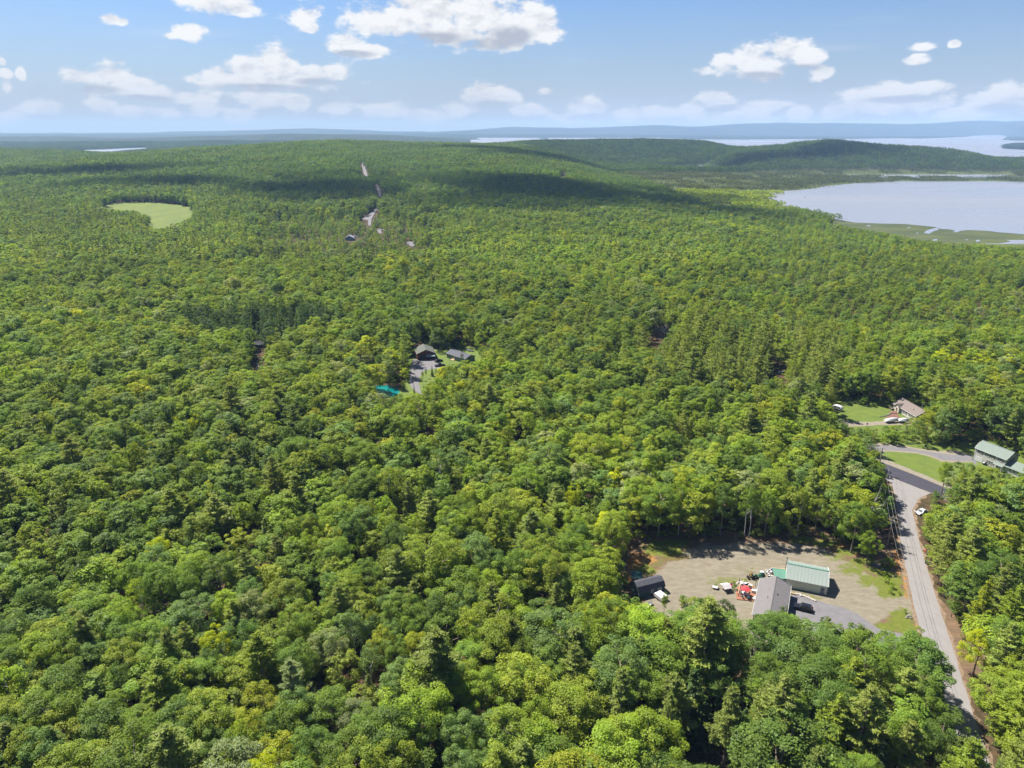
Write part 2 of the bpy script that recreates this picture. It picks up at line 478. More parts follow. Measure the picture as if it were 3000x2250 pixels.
# ------------------------------------------------------------------ water
def water_material(name, col, rough, wave, wscale):
    m = bpy.data.materials.new(name); m.use_nodes = True
    nt = m.node_tree; N, L = nt.nodes, nt.links; b = N['Principled BSDF']
    b.inputs['Base Color'].default_value = (*col, 1); b.inputs['Roughness'].default_value = rough; b.inputs['IOR'].default_value = 1.33
    b.inputs['Specular IOR Level'].default_value = 0.9
    geo = N.new('ShaderNodeNewGeometry'); mp = N.new('ShaderNodeMapping'); mp.inputs['Scale'].default_value = (0.35, 1, 1)
    L.new(geo.outputs['Position'], mp.inputs[0])
    n = N.new('ShaderNodeTexNoise'); n.inputs['Scale'].default_value = wscale; n.inputs['Detail'].default_value = 4
    L.new(mp.outputs[0], n.inputs['Vector'])
    bp = N.new('ShaderNodeBump'); bp.inputs['Strength'].default_value = wave; bp.inputs['Distance'].default_value = 0.3
    L.new(n.outputs[0], bp.inputs['Height']); L.new(bp.outputs[0], b.inputs['Normal'])
    # wind lanes: patches of rougher and smoother water
    n2 = N.new('ShaderNodeTexNoise'); n2.inputs['Scale'].default_value = 0.004; n2.inputs['Detail'].default_value = 3
    mp2 = N.new('ShaderNodeMapping'); mp2.inputs['Scale'].default_value = (0.25, 1, 1); L.new(geo.outputs['Position'], mp2.inputs[0]); L.new(mp2.outputs[0], n2.inputs['Vector'])
    mr = N.new('ShaderNodeMapRange'); mr.inputs[1].default_value = 0.35; mr.inputs[2].default_value = 0.65; mr.inputs[3].default_value = rough * 0.7; mr.inputs[4].default_value = rough * 1.3
    L.new(n2.outputs[0], mr.inputs[0]); L.new(mr.outputs[0], b.inputs['Roughness'])
    return m
M_WATER = water_material('lake_water', (0.180, 0.186, 0.208), 0.30, 0.25, 0.15)
M_TURQ = water_material('turquoise_water', (0.003, 0.15, 0.15), 0.08, 0.1, 0.6)
POND = [(3700,705),(3000,686),(2930,681),(2892,676),(2836,674),(2806,677),(2780,672),(2758,671),(2739,665),(2702,661),(2649,656),(2585,655),(2504,652),(2449,642),(2375,628),(2325,616),(2300,606),(2285,594),(2238,582),(2250,578),(2258,566),(2215,561),(2300,559),(2370,554),(2420,545),(2470,540),(2560,533),(2640,531),(2750,532),(2900,531),(3000,532),(3700,528)]
sheet('pond_water', [G(x, y, POND_Z) for x, y in POND], POND_Z, M_WATER, jag=3.0, step=22, seed=3)
POOLS = [[(2707,683),(2722,685),(2734,678),(2752,672),(2745,667),(2728,671),(2713,676)],[(2790,680),(2806,680),(2814,676),(2800,675)],
         [(2735,706),(2748,704),(2744,700),(2732,702)],[(2540,663),(2552,663),(2548,660),(2538,661)],[(2655,668),(2668,668),(2664,665)],
         [(2850,716),(2868,718),(2880,714),(2930,713),(2962,708),(2948,703),(2990,703),(3060,706),(3060,716),(2990,714),(2930,717),(2880,719)],
         [(2862,709),(2872,706),(2868,702),(2858,704)],[(2680,526),(2740,524),(2760,521),(2820,521),(2845,525),(2800,527),(2720,528)],
         [(2730,714),(2742,713),(2738,711)],[(2812,717),(2822,716),(2816,714)],[(2682,684),(2692,684),(2688,681)],[(2825,703),(2838,703),(2832,701)]]
for i, p in enumerate(POOLS):
    sheet('marsh_pool', [G(x, y, POND_Z) for x, y in p], POND_Z + 0.03, M_WATER, jag=0.5, step=8, seed=i)
LAKE = [(1370,412),(1405,404),(1420,399),(1560,398),(1588,408),(1600,408),(1620,399),(1700,397.5),(1800,398),(1920,403),(2020,408),(2150,409),(2300,408),(2500,407),(2620,405),(2700,406),(2830,401),(2850,398),(2900,396),(2935,396.5),(2952,399),(2944,404),(2936,409),(2958,411),(3020,413),(3020,424),(2985,422),(2958,425),(2940,431),(2952,436),(2990,438),(3030,440),(3300,440),(3300,470),(2900,520),(2600,520),(1500,470),(1390,440)]
sheet('lake_water', [G(x, y, POND_Z) for x, y in LAKE], POND_Z, M_WATER, jag=8, step=90, seed=9)
sheet('lake_water', [G(x, y, POND_Z) for x, y in [(216,446),(250,440),(330,436.5),(428,433),(432,435),(380,438),(330,443),(262,450)]], POND_Z, M_WATER, jag=5, step=40, seed=4)

# ------------------------------------------------------------------ vegetation: prototypes
def foliage_material(name, trans=0.35, gloss=0.06):
    m = bpy.data.materials.new(name); m.use_nodes = True
    nt = m.node_tree; N, L = nt.nodes, nt.links; N.clear()
    at = N.new('ShaderNodeAttribute'); at.attribute_type = 'INSTANCER'; at.attribute_name = 'tint'
    tc = N.new('ShaderNodeAttribute'); tc.attribute_name = 'tcol'
    geo = N.new('ShaderNodeNewGeometry')
    mr = N.new('ShaderNodeMapRange'); mr.inputs[3].default_value = 0.80; mr.inputs[4].default_value = 1.20
    L.new(geo.outputs['Random Per Island'], mr.inputs[0])
    mul = N.new('ShaderNodeVectorMath'); mul.operation = 'MULTIPLY'; L.new(at.outputs['Color'], mul.inputs[0]); L.new(tc.outputs['Color'], mul.inputs[1])
    sc = N.new('ShaderNodeVectorMath'); sc.operation = 'SCALE'; L.new(mul.outputs[0], sc.inputs[0]); L.new(mr.outputs[0], sc.inputs['Scale'])
    d = N.new('ShaderNodeBsdfDiffuse'); L.new(sc.outputs[0], d.inputs[0])
    t = N.new('ShaderNodeBsdfTranslucent')
    tcol = N.new('ShaderNodeVectorMath'); tcol.operation = 'MULTIPLY'; L.new(sc.outputs[0], tcol.inputs[0]); tcol.inputs[1].default_value = (1.38, 1.40, 0.45)
    L.new(tcol.outputs[0], t.inputs[0])
    m1 = N.new('ShaderNodeMixShader'); m1.inputs[0].default_value = trans; L.new(d.outputs[0], m1.inputs[1]); L.new(t.outputs[0], m1.inputs[2])
    g = N.new('ShaderNodeBsdfGlossy'); g.inputs['Roughness'].default_value = 0.5; g.inputs[0].default_value = (0.8, 0.85, 0.8, 1)
    m2 = N.new('ShaderNodeMixShader'); m2.inputs[0].default_value = gloss; L.new(m1.outputs[0], m2.inputs[1]); L.new(g.outputs[0], m2.inputs[2])
    o = N.new('ShaderNodeOutputMaterial'); L.new(m2.outputs[0], o.inputs[0])
    return m
M_LEAF = foliage_material('leaf', 0.46, 0.010)
M_NEEDLE = foliage_material('needle', 0.42, 0.010)
M_BARK = mat('bark', (0.16, 0.13, 0.10), 0.95, var=0.35, scale=3.0)
M_BIRCH = mat('birch_bark', (0.52, 0.49, 0.44), 0.85, var=0.3, scale=2.0, stretch=(1, 1, 3))
M_DEAD = mat('dead_wood', (0.42, 0.39, 0.35), 0.9, var=0.2, scale=2.0)

def unit(v): return v / np.maximum(np.linalg.norm(v, axis=-1, keepdims=True), 1e-9)
def leaf_quads(rng, C, Nrm, size, aspect=0.62, up=None):
    """one small leaf-spray face per centre"""
    n = len(C)
    Nrm = unit(Nrm)
    r = unit(rng.normal(size=(n, 3))) if up is None else up
    U = unit(np.cross(Nrm, r)); Wv = np.cross(Nrm, U)
    if up is not None: U, Wv = unit(up - Nrm * np.sum(up * Nrm, 1, keepdims=True)), None
    if Wv is None: Wv = np.cross(Nrm, U)
    s = (size * rng.uniform(0.65, 1.3, n))[:, None]
    a, b = U * s * 0.5, Wv * s * 0.5 * aspect
    bend = Nrm * s * rng.uniform(-0.18, 0.05, n)[:, None]
    V = np.stack([C - a + bend, C - b * 1.0, C + a + bend, C + b * 1.0], 1)
    return V.reshape(-1, 3)
def quads_idx(n): return np.arange(n * 4).reshape(n, 4)

def crown_broad(seed, h=16.0, rad=3.7, base=0.30, nclump=58, per=80, leaf=0.36, squash=1.0, open_=0.0, crad=1.0, rnd=0.55, lump=0.0):
    rng = np.random.default_rng(seed)
    zc, rz = h * (base + 1) / 2, h * (1 - base) / 2
    # a few big boughs give the crown its lobes
    nb = rng.integers(5, 9)
    bd = unit(rng.normal(size=(nb, 3)) * [1, 1, 0.7] + [0, 0, 0.35])
    lob = rng.uniform(0.82, 1.18, nb)
    d = unit(rng.normal(size=(nclump * 3, 3)) + [0, 0, 0.28])
    d = d[d[:, 2] > -0.72][:nclump]
    nclump = len(d)
    k = np.argmax(d @ bd.T, 1)
    shell = 0.58 + 0.42 * np.sqrt(rng.uniform(0, 1, nclump))
    r = lob[k] * shell * (0.80 + 0.20 * np.max(d @ bd.T, 1))
    egg = 1 - 0.22 * np.clip(-d[:, 2], 0, 1) * squash
    C = np.stack([d[:, 0] * rad * egg, d[:, 1] * rad * egg, d[:, 2] * rz], 1) * r[:, None]
    C[:, 2] += zc
    cr = crad * rng.uniform(0.65, 1.25, nclump)
    tone = rng.uniform(0.84, 1.16, nclump)
    if open_ > 0:
        keep = rng.uniform(size=nclump) > open_; C, cr, tone, d = C[keep], cr[keep], tone[keep], d[keep]; nclump = len(C)
    cnt = per
    ld = unit(rng.normal(size=(nclump, cnt, 3)) + np.array([0, 0, 0.45]) + 0.35 * d[:, None, :])
    pos = C[:, None, :] + ld * (cr[:, None, None] * (0.45 + 0.55 * np.sqrt(rng.uniform(size=(nclump, cnt, 1))))) * np.array([1, 1, 0.72])
    nr = ld * 0.7 + lump * d[:, None, :] + rng.normal(size=ld.shape) * rnd + np.array([0, 0, 0.45])
    V = leaf_quads(rng, pos.reshape(-1, 3), nr.reshape(-1, 3), np.full(nclump * cnt, leaf))
    hue = rng.uniform(-0.06, 0.06, nclump)
    col = np.stack([tone * (1 + hue), tone, tone * (1 - hue)], 1)
    col = np.repeat(np.repeat(col, cnt, 0), 4, 0)
    return V, col, C

def trunk_mb(h, top, r, C=None, limbs=8, seed=0, lean=0.0, fork=False):
    rng = random.Random(seed); mb = MB()
    pts = [(0, 0, -0.4)]; n = 5
    for i in range(1, n + 1):
        t = i / n; pts.append((lean * h * t * t + rng.uniform(-.12, .12), rng.uniform(-.12, .12), top * t))
    mb.tube(pts, [r * 1.25] + [r * (1 - 0.75 * i / n) for i in range(1, n + 1)], 7)
    if C is not None:
        idx = list(range(len(C))); rng.shuffle(idx)
        for i in idx[:limbs]:
            c = Vector(C[i]); z0 = max(h * 0.22, c.z - 0.55 * (math.hypot(c.x, c.y)) - rng.uniform(0.5, 2)); z0 = min(z0, top * 0.95)
            p0 = Vector((lean * h * (z0 / top) ** 2, 0, z0)); m = p0.lerp(c, 0.55) + Vector((0, 0, -0.25))
            mb.tube([p0, m, c], [r * 0.38, r * 0.24, r * 0.08], 4, cap=False)
    return mb

def pine(seed, h=20.0, rad=3.9, base=0.30, whorl=1.10, per=9, need=0.54, plume=38):
    """eastern white pine: whorls of long branches that carry feathery upturned plumes"""
    rng = np.random.default_rng(seed); P, NR, UP, T = [], [], [], []
    limbs = []
    z = h * base
    while z < h - 0.5:
        t = (z - h * base) / (h * (1 - base))
        L0 = rad * 1.08 * (1 - t) ** 0.80 * (0.80 + 0.20 * min(1, t * 3.2 + 0.35))
        nb = rng.integers(4, 7); a0 = rng.uniform(0, 6.28)
        for k in range(nb):
            a = a0 + 6.283 * k / nb + rng.normal() * 0.25; Lb = max(0.5, L0 * rng.uniform(0.60, 1.18)); zz = z + rng.normal() * 0.22
            el = -0.10 + 0.62 * t + rng.normal() * 0.10
            dirn = np.array([math.cos(a), math.sin(a), 0.0]); side = np.array([-math.sin(a), math.cos(a), 0.0])
            npl = max(3, int(plume * Lb / rad))
            limbs.append((zz, a, Lb, el))
            tone = rng.uniform(0.80, 1.20)
            for q in range(npl):
                s = 0.28 + 0.72 * (q + rng.uniform()) / npl
                wdt = 0.25 * Lb * math.sin(math.pi * min(1, s * 0.86)) + 0.10
                lat = rng.uniform(-1, 1) * wdt
                c = dirn * (Lb * s) + side * lat + np.array([0, 0, zz + Lb * s * el + 0.16 * Lb * s ** 3 - abs(lat) * 0.28])
                ax = unit((dirn * 0.9 + side * np.sign(lat) * 0.55 * abs(lat) / max(wdt, .01) + np.array([0, 0, 0.35 + 0.5 * t]))[None])[0]
                j = rng.normal(size=(per, 3)) * [0.16, 0.16, 0.09]
                P.append(c + j); u = unit(ax + rng.normal(size=(per, 3)) * 0.42); UP.append(u)
                NR.append(np.array([0, 0, 1.0]) + rng.normal(size=(per, 3)) * 0.55); T += [tone * rng.uniform(0.9, 1.1)] * per
        z += whorl * rng.uniform(0.75, 1.2)
    # leader
    c = np.array([0, 0, h - 0.3]) + rng.normal(size=(24, 3)) * [0.22, 0.22, 0.4]
    P.append(c); UP.append(unit(rng.normal(size=(24, 3)) * 0.4 + [0, 0, 1])); NR.append(rng.normal(size=(24, 3))); T += [1.05] * 24
    P, UP, NR, T = np.concatenate(P), np.concatenate(UP), np.concatenate(NR), np.array(T)
    V = leaf_quads(rng, P, NR, np.full(len(P), need), aspect=0.26, up=UP)
    mb = MB(); mb.tube([(0, 0, -0.4), (0.05, 0.03, h * 0.5), (0, 0, h - 0.6)], [h * 0.0135, h * 0.0095, 0.04], 7)
    for (zz, a, Lb, el) in limbs[::2]:
        p0 = Vector((0, 0, zz)); p1 = Vector((math.cos(a) * Lb * 0.8, math.sin(a) * Lb * 0.8, zz + Lb * 0.8 * el))
        mb.tube([p0, p1], [0.05, 0.015], 3, cap=False)
    for i in range(6):   # dead snags under the crown
        a = i * 2.4 + seed; zz = h * (0.14 + 0.03 * i)
        mb.tube([(0, 0, zz), (math.cos(a) * 1.5, math.sin(a) * 1.5, zz - 0.1)], [0.035, 0.01], 3, cap=False)
    return V, np.repeat(T[:, None].repeat(3, 1), 4, 0), mb

def spruce(seed, h=13.0, rad=2.4, base=0.08, step=0.55, per=10, size=0.42, droop=0.28):
    """hemlock / spruce / fir: a dense cone of drooping sprays"""
    rng = np.random.default_rng(seed); P, NR, UP, T = [], [], [], []
    z = h * base
    while z < h - 0.2:
        t = (z - h * base) / (h * (1 - base)); L0 = rad * (1 - t) ** 0.85 + 0.12
        nb = max(4, int(9 * (1 - t) + 3)); a0 = rng.uniform(0, 6.28)
        for k in range(nb):
            a = a0 + 6.283 * k / nb + rng.normal() * 0.2; Lb = L0 * rng.uniform(0.62, 1.2)
            dirn = np.array([math.cos(a), math.sin(a), 0]); side = np.array([-math.sin(a), math.cos(a), 0]); tone = rng.uniform(0.82, 1.18)
            npl = max(2, int(5 * Lb / rad + 1.5))
            for q in range(npl):
                s = 0.25 + 0.75 * (q + rng.uniform()) / npl
                c = dirn * Lb * s + side * rng.normal() * 0.22 * Lb * (1.1 - s) + np.array([0, 0, z + rng.normal() * 0.12 - droop * Lb * s * s + 0.1 * s])
                n = max(2, per // 2)
                P.append(c + rng.normal(size=(n, 3)) * 0.13); UP.append(unit(dirn + rng.normal(size=(n, 3)) * 0.45 + [0, 0, -0.1])); NR.append(np.array([0, 0, 1.0]) + dirn * 0.4 + rng.normal(size=(n, 3)) * 0.45); T += [tone * rng.uniform(0.9, 1.1)] * n
        z += step * rng.uniform(0.8, 1.2)
    P, UP, NR, T = np.concatenate(P), np.concatenate(UP), np.concatenate(NR), np.array(T)
    V = leaf_quads(rng, P, NR, np.full(len(P), size), aspect=0.5, up=UP)
    mb = MB(); mb.tube([(0, 0, -0.4), (0, 0, h - 0.3)], [h * 0.012, 0.03], 6)
    return V, np.repeat(T[:, None].repeat(3, 1), 4, 0), mb

def trunk_mesh(mb, material):
    me = mb.mesh('trunk'); me.materials.append(material); return me
def crown_mesh(V, col, material):
    return np_mesh('crown', V, quads_idx(len(V) // 4), material, tcol=col)

# near prototypes: separate crown and trunk meshes
KIND = {}
def add_kind(kind, crown, trunk, h, rad): KIND.setdefault(kind, []).append((crown, trunk, h, rad))
for s, (rad, base, sq, ncl, per, leaf) in enumerate([(3.7, .20, 1, 64, 175, .225), (4.3, .24, 1, 78, 170, .24), (3.2, .16, .8, 56, 180, .215), (3.9, .14, .9, 72, 170, .225), (4.6, .28, 1.1, 80, 165, .25), (3.4, .22, .7, 60, 175, .22)]):
    V, c, C = crown_broad(11 + s, 16, rad, base, ncl, per, leaf, rnd=.50, lump=.15)
    add_kind('broad', crown_mesh(V, c, M_LEAF), trunk_mesh(trunk_mb(16, 12.5, 0.24, C, 9, s), M_BARK), 16.0, rad)
for s, (rad, base) in enumerate([(2.6, .30), (2.3, .36)]):      # aspen and birch: narrow, airy
    V, c, C = crown_broad(41 + s, 16, rad, base, 62, 62, .27, open_=0.12, crad=0.78)
    add_kind('birch', crown_mesh(V, c, M_LEAF), trunk_mesh(trunk_mb(16, 14, 0.15, C, 9, 7 + s, lean=0.03), M_BIRCH), 16.0, rad)
for s, (h, rad, base) in enumerate([(20, 4.2, .30), (19, 3.6, .36), (21, 4.8, .24)]):
    V, c, mb = pine(71 + s, h, rad, base)
    add_kind('pine', crown_mesh(V, c, M_NEEDLE), trunk_mesh(mb, M_BARK), float(h), rad)
for s, (h, rad) in enumerate([(13, 3.0), (12, 2.5), (14, 3.3)]):
    V, c, mb = spruce(91 + s, h, rad)
    add_kind('spruce', crown_mesh(V, c, M_NEEDLE), trunk_mesh(mb, M_BARK), float(h), rad)
for s in range(2):                                              # saplings and bushes
    V, c, C = crown_broad(121 + s, 4.0, 1.7, -0.05, 26, 60, .24, crad=0.62)
    add_kind('bush', crown_mesh(V, c, M_LEAF), trunk_mesh(trunk_mb(4, 2.6, 0.05, C, 5, s), M_BARK), 4.0, 1.7)

# lighter prototypes for the mass of the forest, crown and stem in one mesh
LIGHT = bpy.data.collections.new('forest_prototypes'); LIGHT_INFO = []
def light_mesh(name, V, col, material, h):
    # a slim stem joins the crown
    r = 0.12; st = []
    for k in range(3):
        a = 2.094 * k; b = 2.094 * (k + 1)
        st += [(r * math.cos(a), r * math.sin(a), -0.5), (r * math.cos(b), r * math.sin(b), -0.5), (r * .4 * math.cos(b), r * .4 * math.sin(b), h * .7), (r * .4 * math.cos(a), r * .4 * math.sin(a), h * .7)]
    V = np.concatenate([V, np.array(st)]); col = np.concatenate([col, np.full((12, 3), 1.0)])
    me = np_mesh(name, V, quads_idx(len(V) // 4), material, tcol=col)
    me.materials.append(M_BARK)
    mi = np.zeros(len(V) // 4, np.int32); mi[-3:] = 1; me.polygons.foreach_set('material_index', mi)
    return me
def add_light(kind, me, h, rad):
    o = bpy.data.objects.new('forest_tree_%02d' % len(LIGHT_INFO), me); LIGHT.objects.link(o); LIGHT_INFO.append((kind, h, rad))
for s, (rad, base) in enumerate([(3.7, .14), (4.3, .18), (3.2, .10), (4.0, .08)]):
    V, c, C = crown_broad(211 + s, 16, rad, base, 60, 60, .40, rnd=.36, lump=.35); add_light('broad', light_mesh('forest_tree', V, c, M_LEAF, 16), 16., rad)
V, c, C = crown_broad(221, 16, 2.5, .3, 50, 26, .44, crad=.8); add_light('birch', light_mesh('forest_tree', V, c, M_LEAF, 16), 16., 2.5)
for s, (h, rad, base) in enumerate([(20, 4.1, .3), (19, 3.6, .36)]):
    V, c, mb = pine(231 + s, h, rad, base, whorl=1.35, per=4, need=.8, plume=16); add_light('pine', light_mesh('forest_tree', V, c, M_NEEDLE, h), float(h), rad)
for s, (h, rad) in enumerate([(13, 3.0), (12, 2.5)]):
    V, c, mb = spruce(241 + s, h, rad, step=.8, per=6, size=.62); add_light('spruce', light_mesh('forest_tree', V, c, M_NEEDLE, h), float(h), rad)
V, c, C = crown_broad(251, 4, 1.7, -.05, 20, 24, .38, crad=.62); add_light('bush', light_mesh('forest_tree', V, c, M_LEAF, 4), 4., 1.7)
NEAR_LIGHT = len(LIGHT_INFO)
# mid distance: still coarser
for s, (rad, base) in enumerate([(3.7, .10), (4.2, .12), (3.2, .08)]):
    V, c, C = crown_broad(311 + s, 16, rad, base, 40, 18, .78, rnd=.28, lump=.5); add_light('broad', light_mesh('forest_tree', V, c, M_LEAF, 16), 16., rad)
V, c, mb = pine(331, 20, 4.0, .3, whorl=1.9, per=2, need=1.5, plume=8); add_light('pine', light_mesh('forest_tree', V, c, M_NEEDLE, 20), 20., 4.0)
V, c, mb = spruce(341, 13, 2.7, step=1.3, per=4, size=1.0); add_light('spruce', light_mesh('forest_tree', V, c, M_NEEDLE, 13), 13., 2.3)

# far woods: squares of 46 m with some sixty small crowns each
FAR = bpy.data.collections.new('far_woods_prototypes')
def far_patch(name, seed, size, n, conifer, hh, slim=1.0, quads=26):
    rng = np.random.default_rng(seed); VV, CC = [], []
    g = int(math.sqrt(n)); cell = size / g
    for i in range(g):
        for j in range(g):
            x = (i + 0.5 + rng.uniform(-.4, .4)) * cell - size / 2; y = (j + 0.5 + rng.uniform(-.4, .4)) * cell - size / 2
            h = hh * rng.uniform(0.72, 1.2); con = rng.uniform() < conifer
            tone = rng.uniform(0.75, 1.25); hue = rng.uniform(-0.12, 0.12)
            if con:
                t = np.sqrt(rng.uniform(0, 1, quads)); z = h * (1 - t * 0.92); a = rng.uniform(0, 6.28, quads); r = (0.16 * h * slim) * t * rng.uniform(.6, 1.1, quads)
                P = np.stack([np.cos(a) * r, np.sin(a) * r, z], 1); nr = np.stack([np.cos(a), np.sin(a), np.full(quads, .7)], 1) + rng.normal(size=(quads, 3)) * .3
                sz = 1.5 * slim; tone *= 0.62
            else:
                d = unit(rng.normal(size=(quads, 3)) + [0, 0, .35]); rr = cell * 0.55
                P = d * [rr, rr, h * .36] * rng.uniform(.7, 1.05, (quads, 1)) + [0, 0, h * .62]; nr = d + rng.normal(size=(quads, 3)) * .4; sz = 2.1
            V = leaf_quads(rng, P + [x, y, 0], nr, np.full(quads, sz), aspect=.8); VV.append(V)
            CC.append(np.tile(np.array([tone * (1 + hue), tone, tone * (1 - hue)]), (len(V), 1)))
    me = np_mesh(name, np.concatenate(VV), quads_idx(sum(map(len, VV)) // 4), M_LEAF, tcol=np.concatenate(CC))
    o = bpy.data.objects.new(name, me); FAR.objects.link(o)
for s in range(3): far_patch('far_patch_%02d' % s, 400 + s, 46, 60, 0.14, 15)
for s in range(2): far_patch('far_patch_%02d' % (3 + s), 420 + s, 46, 64, 0.75, 16)
for s in range(2): far_patch('far_patch_%02d' % (5 + s), 440 + s, 46, 30, 0.96, 8, 0.75, 14)     # thin bog spruce
for s in range(2): far_patch('far_patch_%02d' % (7 + s), 460 + s, 46, 90, 0.30, 7, 0.9, 16)      # low scrub by the bog

def instancer(name, coll, P, rot, scl, idx, tint):
    """one object that scatters prototypes: position, euler, scale, index and leaf colour per point"""
    n = len(P); me = bpy.data.meshes.new(name); me.vertices.add(n); me.vertices.foreach_set('co', np.asarray(P, np.float32).ravel())
    for an, ty, arr, key in (('rot', 'FLOAT_VECTOR', rot, 'vector'), ('scl', 'FLOAT_VECTOR', scl, 'vector'), ('idx', 'INT', idx, 'value')):
        a = me.attributes.new(an, ty, 'POINT'); a.data.foreach_set(key, np.asarray(arr, np.int32 if ty == 'INT' else np.float32).ravel())
    a = me.attributes.new('tint', 'FLOAT_COLOR', 'POINT'); rgba = np.ones((n, 4), np.float32); rgba[:, :3] = tint; a.data.foreach_set('color', rgba.ravel())
    o = bpy.data.objects.new(name, me); link(o); o['kind'] = 'stuff'
    ng = bpy.data.node_groups.new(name + '_scatter', 'GeometryNodeTree')
    ng.interface.new_socket('Geometry', in_out='INPUT', socket_type='NodeSocketGeometry'); ng.interface.new_socket('Geometry', in_out='OUTPUT', socket_type='NodeSocketGeometry')
    N, L = ng.nodes, ng.links
    gi, go = N.new('NodeGroupInput'), N.new('NodeGroupOutput')
    ci = N.new('GeometryNodeCollectionInfo'); ci.inputs['Collection'].default_value = coll; ci.inputs['Separate Children'].default_value = True; ci.inputs['Reset Children'].default_value = True
    ip = N.new('GeometryNodeInstanceOnPoints'); ip.inputs['Pick Instance'].default_value = True
    def na(nm, ty):
        q = N.new('GeometryNodeInputNamedAttribute'); q.data_type = ty; q.inputs['Name'].default_value = nm; return q.outputs['Attribute']
    er = N.new('FunctionNodeEulerToRotation'); L.new(na('rot', 'FLOAT_VECTOR'), er.inputs[0])
    L.new(gi.outputs[0], ip.inputs['Points']); L.new(ci.outputs[0], ip.inputs['Instance']); L.new(na('idx', 'INT'), ip.inputs['Instance Index'])
    L.new(er.outputs[0], ip.inputs['Rotation']); L.new(na('scl', 'FLOAT_VECTOR'), ip.inputs['Scale']); L.new(ip.outputs[0], go.inputs[0])
    md = o.modifiers.new('scatter', 'NODES'); md.node_group = ng
    return o

# ------------------------------------------------------------------ open ground: yard, roads, drives, lawns, field
def crop(ox, oy, s, pts): return [(ox + x / s, oy + y / s) for x, y in pts]
def px_dist_blob(qx, qy, cx, cy, rx, ry): return 1 - np.sqrt(((qx - cx) / rx) ** 2 + ((qy - cy) / ry) ** 2)
def cover_material(name, layers, base, nscale=0.9):
    """ground cover: base ramp, then (attribute, colour a, colour b) layers whose edges fray along noise"""
    m = bpy.data.materials.new(name); m.use_nodes = True
    nt = m.node_tree; N, L = nt.nodes, nt.links; b = N['Principled BSDF']
    b.inputs['Roughness'].default_value = 0.95; b.inputs['Specular IOR Level'].default_value = 0.15
    geo = N.new('ShaderNodeNewGeometry')
    def noise(scale, detail=6, rough=0.6, stretch=None):
        n = N.new('ShaderNodeTexNoise'); n.inputs['Scale'].default_value = scale; n.inputs['Detail'].default_value = detail; n.inputs['Roughness'].default_value = rough
        if stretch:
            mp = N.new('ShaderNodeMapping'); mp.inputs['Scale'].default_value = stretch; mp.inputs['Rotation'].default_value = (0, 0, 0.35); L.new(geo.outputs['Position'], mp.inputs[0]); L.new(mp.outputs[0], n.inputs[0])
        else: L.new(geo.outputs['Position'], n.inputs[0])
        return n.outputs[0]
    def ramp(f, c1, c2, a=0.3, z=0.7):
        r = N.new('ShaderNodeValToRGB'); r.color_ramp.elements[0].position = a; r.color_ramp.elements[1].position = z
        r.color_ramp.elements[0].color = (*c1, 1); r.color_ramp.elements[1].color = (*c2, 1); L.new(f, r.inputs[0]); return r.outputs[0]
    tracks = noise(0.5, 5, 0.65, (0.25, 1.6, 1))
    c = ramp(tracks, base[0], base[1])
    for k, (an, c1, c2) in enumerate(layers):
        at = N.new('ShaderNodeAttribute'); at.attribute_name = an
        nn = noise(nscale * (0.30 + 0.10 * k), 9, 0.72)
        ma = N.new('ShaderNodeMath'); ma.operation = 'MULTIPLY_ADD'; L.new(nn, ma.inputs[0]); ma.inputs[1].default_value = 2.6; L.new(at.outputs['Fac'], ma.inputs[2])
        mr = N.new('ShaderNodeMapRange'); mr.interpolation_type = 'SMOOTHSTEP'; mr.inputs[1].default_value = 1.62; mr.inputs[2].default_value = 2.15; L.new(ma.outputs[0], mr.inputs[0])
        mx = N.new('ShaderNodeMix'); mx.data_type = 'RGBA'; L.new(mr.outputs[0], mx.inputs[0]); L.new(c, mx.inputs[6]); L.new(ramp(noise(0.55 + 0.3 * k, 10, 0.74, (0.45, 1.25, 1)), c1, c2, 0.33, 0.67), mx.inputs[7]); c = mx.outputs[2]
    L.new(c, b.inputs['Base Color'])
    bp = N.new('ShaderNodeBump'); bp.inputs['Strength'].default_value = 0.35; bp.inputs['Distance'].default_value = 0.05; L.new(noise(3.0, 6), bp.inputs['Height']); L.new(bp.outputs[0], b.inputs['Normal'])
    return m
def soft_poly(poly, qx, qy, w=14):
    """1 inside, falling to 0 about w pixels outside"""
    best = np.full(qx.shape, 1e9); n = len(poly)
    for i in range(n):
        ax, ay = poly[i]; bx_, by_ = poly[(i + 1) % n]; dx, dy = bx_ - ax, by_ - ay
        t = np.clip(((qx - ax) * dx + (qy - ay) * dy) / (dx * dx + dy * dy + 1e-9), 0, 1)
        best = np.minimum(best, np.hypot(qx - ax - t * dx, qy - ay - t * dy))
    sd = np.where(in_poly(poly, qx, qy), best, -best)
    return np.clip(0.5 + sd / (2 * w), 0, 1)
